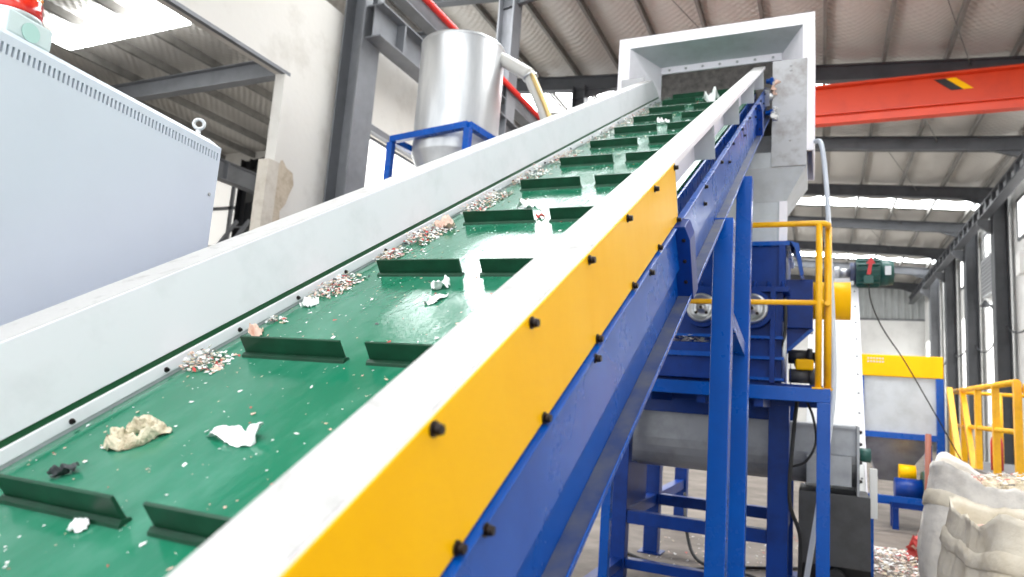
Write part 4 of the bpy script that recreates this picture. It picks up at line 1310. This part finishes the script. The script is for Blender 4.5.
small_pile('plastic_flake_mound', (0.85, 9.0, 0.0), 0.75, 0.9, 0.09, 1600, 'pale plastic flakes strewn on the floor before the grey hopper', 0.024)
small_pile('plastic_floor_litter', (-0.6, 8.2, 0.0), 1.2, 1.6, 0.01, 300, 'white plastic litter on the floor behind the crusher stand', 0.016)

# ================================================================== STAIR RAILING RIGHT
sr = empty('stair_platform', (2.5, 10.9, 0), 'yellow-railed steel stair platform behind the bags at right', 'platform')
MB().box(1.85, 3.3, 8.7, 13.0, 0.93, 1.0).build('deck', 'mid_steel', sr)
for (x, y) in ((1.9, 8.8), (1.9, 12.9), (3.2, 8.8), (3.2, 12.9)):
    MB().box(x - 0.05, x + 0.05, y - 0.05, y + 0.05, 0, 0.93).build('leg', 'yellow_rail', sr)
for z in (2.05, 1.53):
    MB().tube([(1.9, 8.85, z), (1.9, 12.9, z)], 0.036 if z > 2 else 0.03, n=10).build('rail', 'yellow_rail', sr)
for i in range(5):
    y = 8.85 + i * 1.01
    MB().box(1.865, 1.935, y - 0.035, y + 0.035, 1.0, 2.05).build('post', 'yellow_rail', sr)
for i in range(3):
    x = 1.9 + 0.65 * i
    MB().tube([(x, 12.9, 1.0), (x, 12.9, 2.05)], 0.03, n=10).build('post', 'yellow_rail', sr)
MB().tube([(1.9, 12.9, 2.05), (3.2, 12.9, 2.05)], 0.03, n=10).build('rail', 'yellow_rail', sr)
for x in (1.74, 1.90):
    MB().beam((x, 11.95, 2.05), (x - 0.05, 10.6, 0.5), 0.07, 0.10).build('stair_rail', 'yellow_rail', sr)
for i in range(5):
    MB().box(1.72, 1.85, 11.8 - 0.32 * i, 12.0 - 0.32 * i, 0.85 - 0.17 * i, 0.89 - 0.17 * i).build('tread', 'mid_steel', sr)
MB().beam((1.98, 8.85, 2.0), (2.0, 7.6, 1.2), 0.07, 0.09).build('stair_rail', 'yellow_rail', sr)
for (x, y, m_, lb) in ((1.98, 11.6, 'silver_badge', 'silver bottle standing on the platform behind the yellow railing'), (2.12, 11.0, 'red', 'red bottle standing on the platform behind the yellow railing')):
    e = empty('gas_bottle', (x, y, 1.0), lb, 'bottle')
    MB().lathe([(0, 0), (0.07, 0), (0.07, 0.36), (0.055, 0.42), (0.025, 0.46), (0.025, 0.52), (0, 0.52)], (x, y, 1.0), n=18).build('body', m_, e)
    MB().cyl((x, y, 1.52), (x, y, 1.56), 0.035, n=10).build('cap', 'black', e)

# ================================================================== BULK BAGS
def bulk_bag(c, half, ht, m, label, seed, rotz, fill_mats, corner=0.22, lean=(0, 0), fill=0.86):
    e = empty('bulk_bag', (c[0], c[1], 0), label, 'bag', 'bulk bags at the right')
    nu, nv = 96, 40
    b = MB()
    v, f = [], []
    def P(a, t, inner=0.0):
        ca_, sa_ = math.cos(a), math.sin(a)
        k = (abs(ca_) ** 7 + abs(sa_) ** 7) ** (-1 / 7)
        bulge = 1 + 0.10 * math.sin(math.pi * min(1, t * 1.05)) - 0.05 * t
        wr = 0.05 * noise.noise((ca_ * 2.2 + seed, sa_ * 2.2, t * 2.5 + seed)) + 0.03 * noise.noise((ca_ * 7 + seed, sa_ * 7, t * 5)) + 0.014 * noise.noise((ca_ * 16 + seed, sa_ * 16, t * 13)) + 0.05 * (0.35 - min(0.35, abs(noise.noise((ca_ * 3.5, sa_ * 3.5 + seed, t * 3.5 + seed * 2)))))
        r = half * (k * bulge + wr) - inner
        cr_ = (max(0, abs(math.sin(2 * a)) - 0.6) / 0.4) ** 2
        z = ht * t * (1 + (corner * cr_ + 0.06 * noise.noise((ca_ * 1.5 + seed * 2, sa_ * 1.5, 4)) + 0.03 * noise.noise((ca_ * 9, sa_ * 9, seed))) * t ** 3)
        a2 = a + rotz
        return (c[0] + r * math.cos(a2) + lean[0] * t * t, c[1] + r * math.sin(a2) + lean[1] * t * t, max(0.001, z))
    for j in range(nv + 1):
        for i in range(nu):
            v.append(P(2 * math.pi * i / nu, j / nv))
    # folded-over rim going down inside
    for j in range(8):
        for i in range(nu):
            v.append(P(2 * math.pi * i / nu, 1 - 0.035 * (j + 1), 0.02 + 0.006 * j))
    rows = nv + 1 + 8
    for j in range(rows - 1):
        for i in range(nu):
            f.append([j * nu + i, j * nu + (i + 1) % nu, (j + 1) * nu + (i + 1) % nu, (j + 1) * nu + i])
    b.add(v, f, True)
    b.build('sack', m, e)
    # hem band stitched below the rim
    b = MB()
    v, f = [], []
    for j, (t, off) in enumerate(((0.80, 0.004), (0.81, 0.014), (0.865, 0.014), (0.875, 0.004))):
        for i in range(nu):
            v.append(P(2 * math.pi * i / nu, t, -off))
    for j in range(3):
        for i in range(nu):
            f.append([j * nu + i, j * nu + (i + 1) % nu, (j + 1) * nu + (i + 1) % nu, (j + 1) * nu + i])
    b.add(v, f, True)
    b.build('hem_band', 'bag', e)
    # contents
    b = MB()
    v, f = [], []
    rings = 14
    for j in range(rings + 1):
        for i in range(nu):
            p = P(2 * math.pi * i / nu, 0.9, 0.03)
            t = j / rings
            x = c[0] + lean[0] * 0.81 + (p[0] - c[0] - lean[0] * 0.81) * (1 - t)
            y = c[1] + lean[1] * 0.81 + (p[1] - c[1] - lean[1] * 0.81) * (1 - t)
            v.append((x, y, ht * fill + 0.16 * ht * math.sin(t * 1.4) + 0.05 * noise.noise((x * 9, y * 9, seed))))
    for j in range(rings):
        for i in range(nu):
            f.append([j * nu + i, j * nu + (i + 1) % nu, (j + 1) * nu + (i + 1) % nu, (j + 1) * nu + i])
    b.add(v, f, False)
    b.build('contents', 'film_cream', e)
    b = MB()
    for i in range(900):
        a, r = random.uniform(0, 6.28), math.sqrt(random.random()) * 0.9
        p = P(a, 0.9, 0.03)
        x = c[0] + lean[0] * 0.81 + (p[0] - c[0] - lean[0] * 0.81) * r
        y = c[1] + lean[1] * 0.81 + (p[1] - c[1] - lean[1] * 0.81) * r
        flake(b, Vector((x, y, ht * fill + 0.16 * ht * math.sin((1 - r) * 1.4) + 0.03)), Vector((1, 0, random.uniform(-1, 1))).normalized(), Vector((0, 1, 0)), Vector((0, 0, 1)), random.uniform(0.012, 0.03), pick())
    fo = b.build('flakes', MATS, e)
    fo['kind'] = 'stuff'
    return e
bulk_bag((1.20, 4.64), 0.49, 1.06, 'bag', 'cream woven bulk bag in the bottom right corner, nearest the viewer', 3.1, 0.12, MATS, 0.10)
bulk_bag((1.46, 6.75), 0.64, 1.12, 'bag_white', 'white bulk bag heaped with plastic flakes behind the cream bag', 7.4, -0.15, MATS, 0.17, fill=0.90)
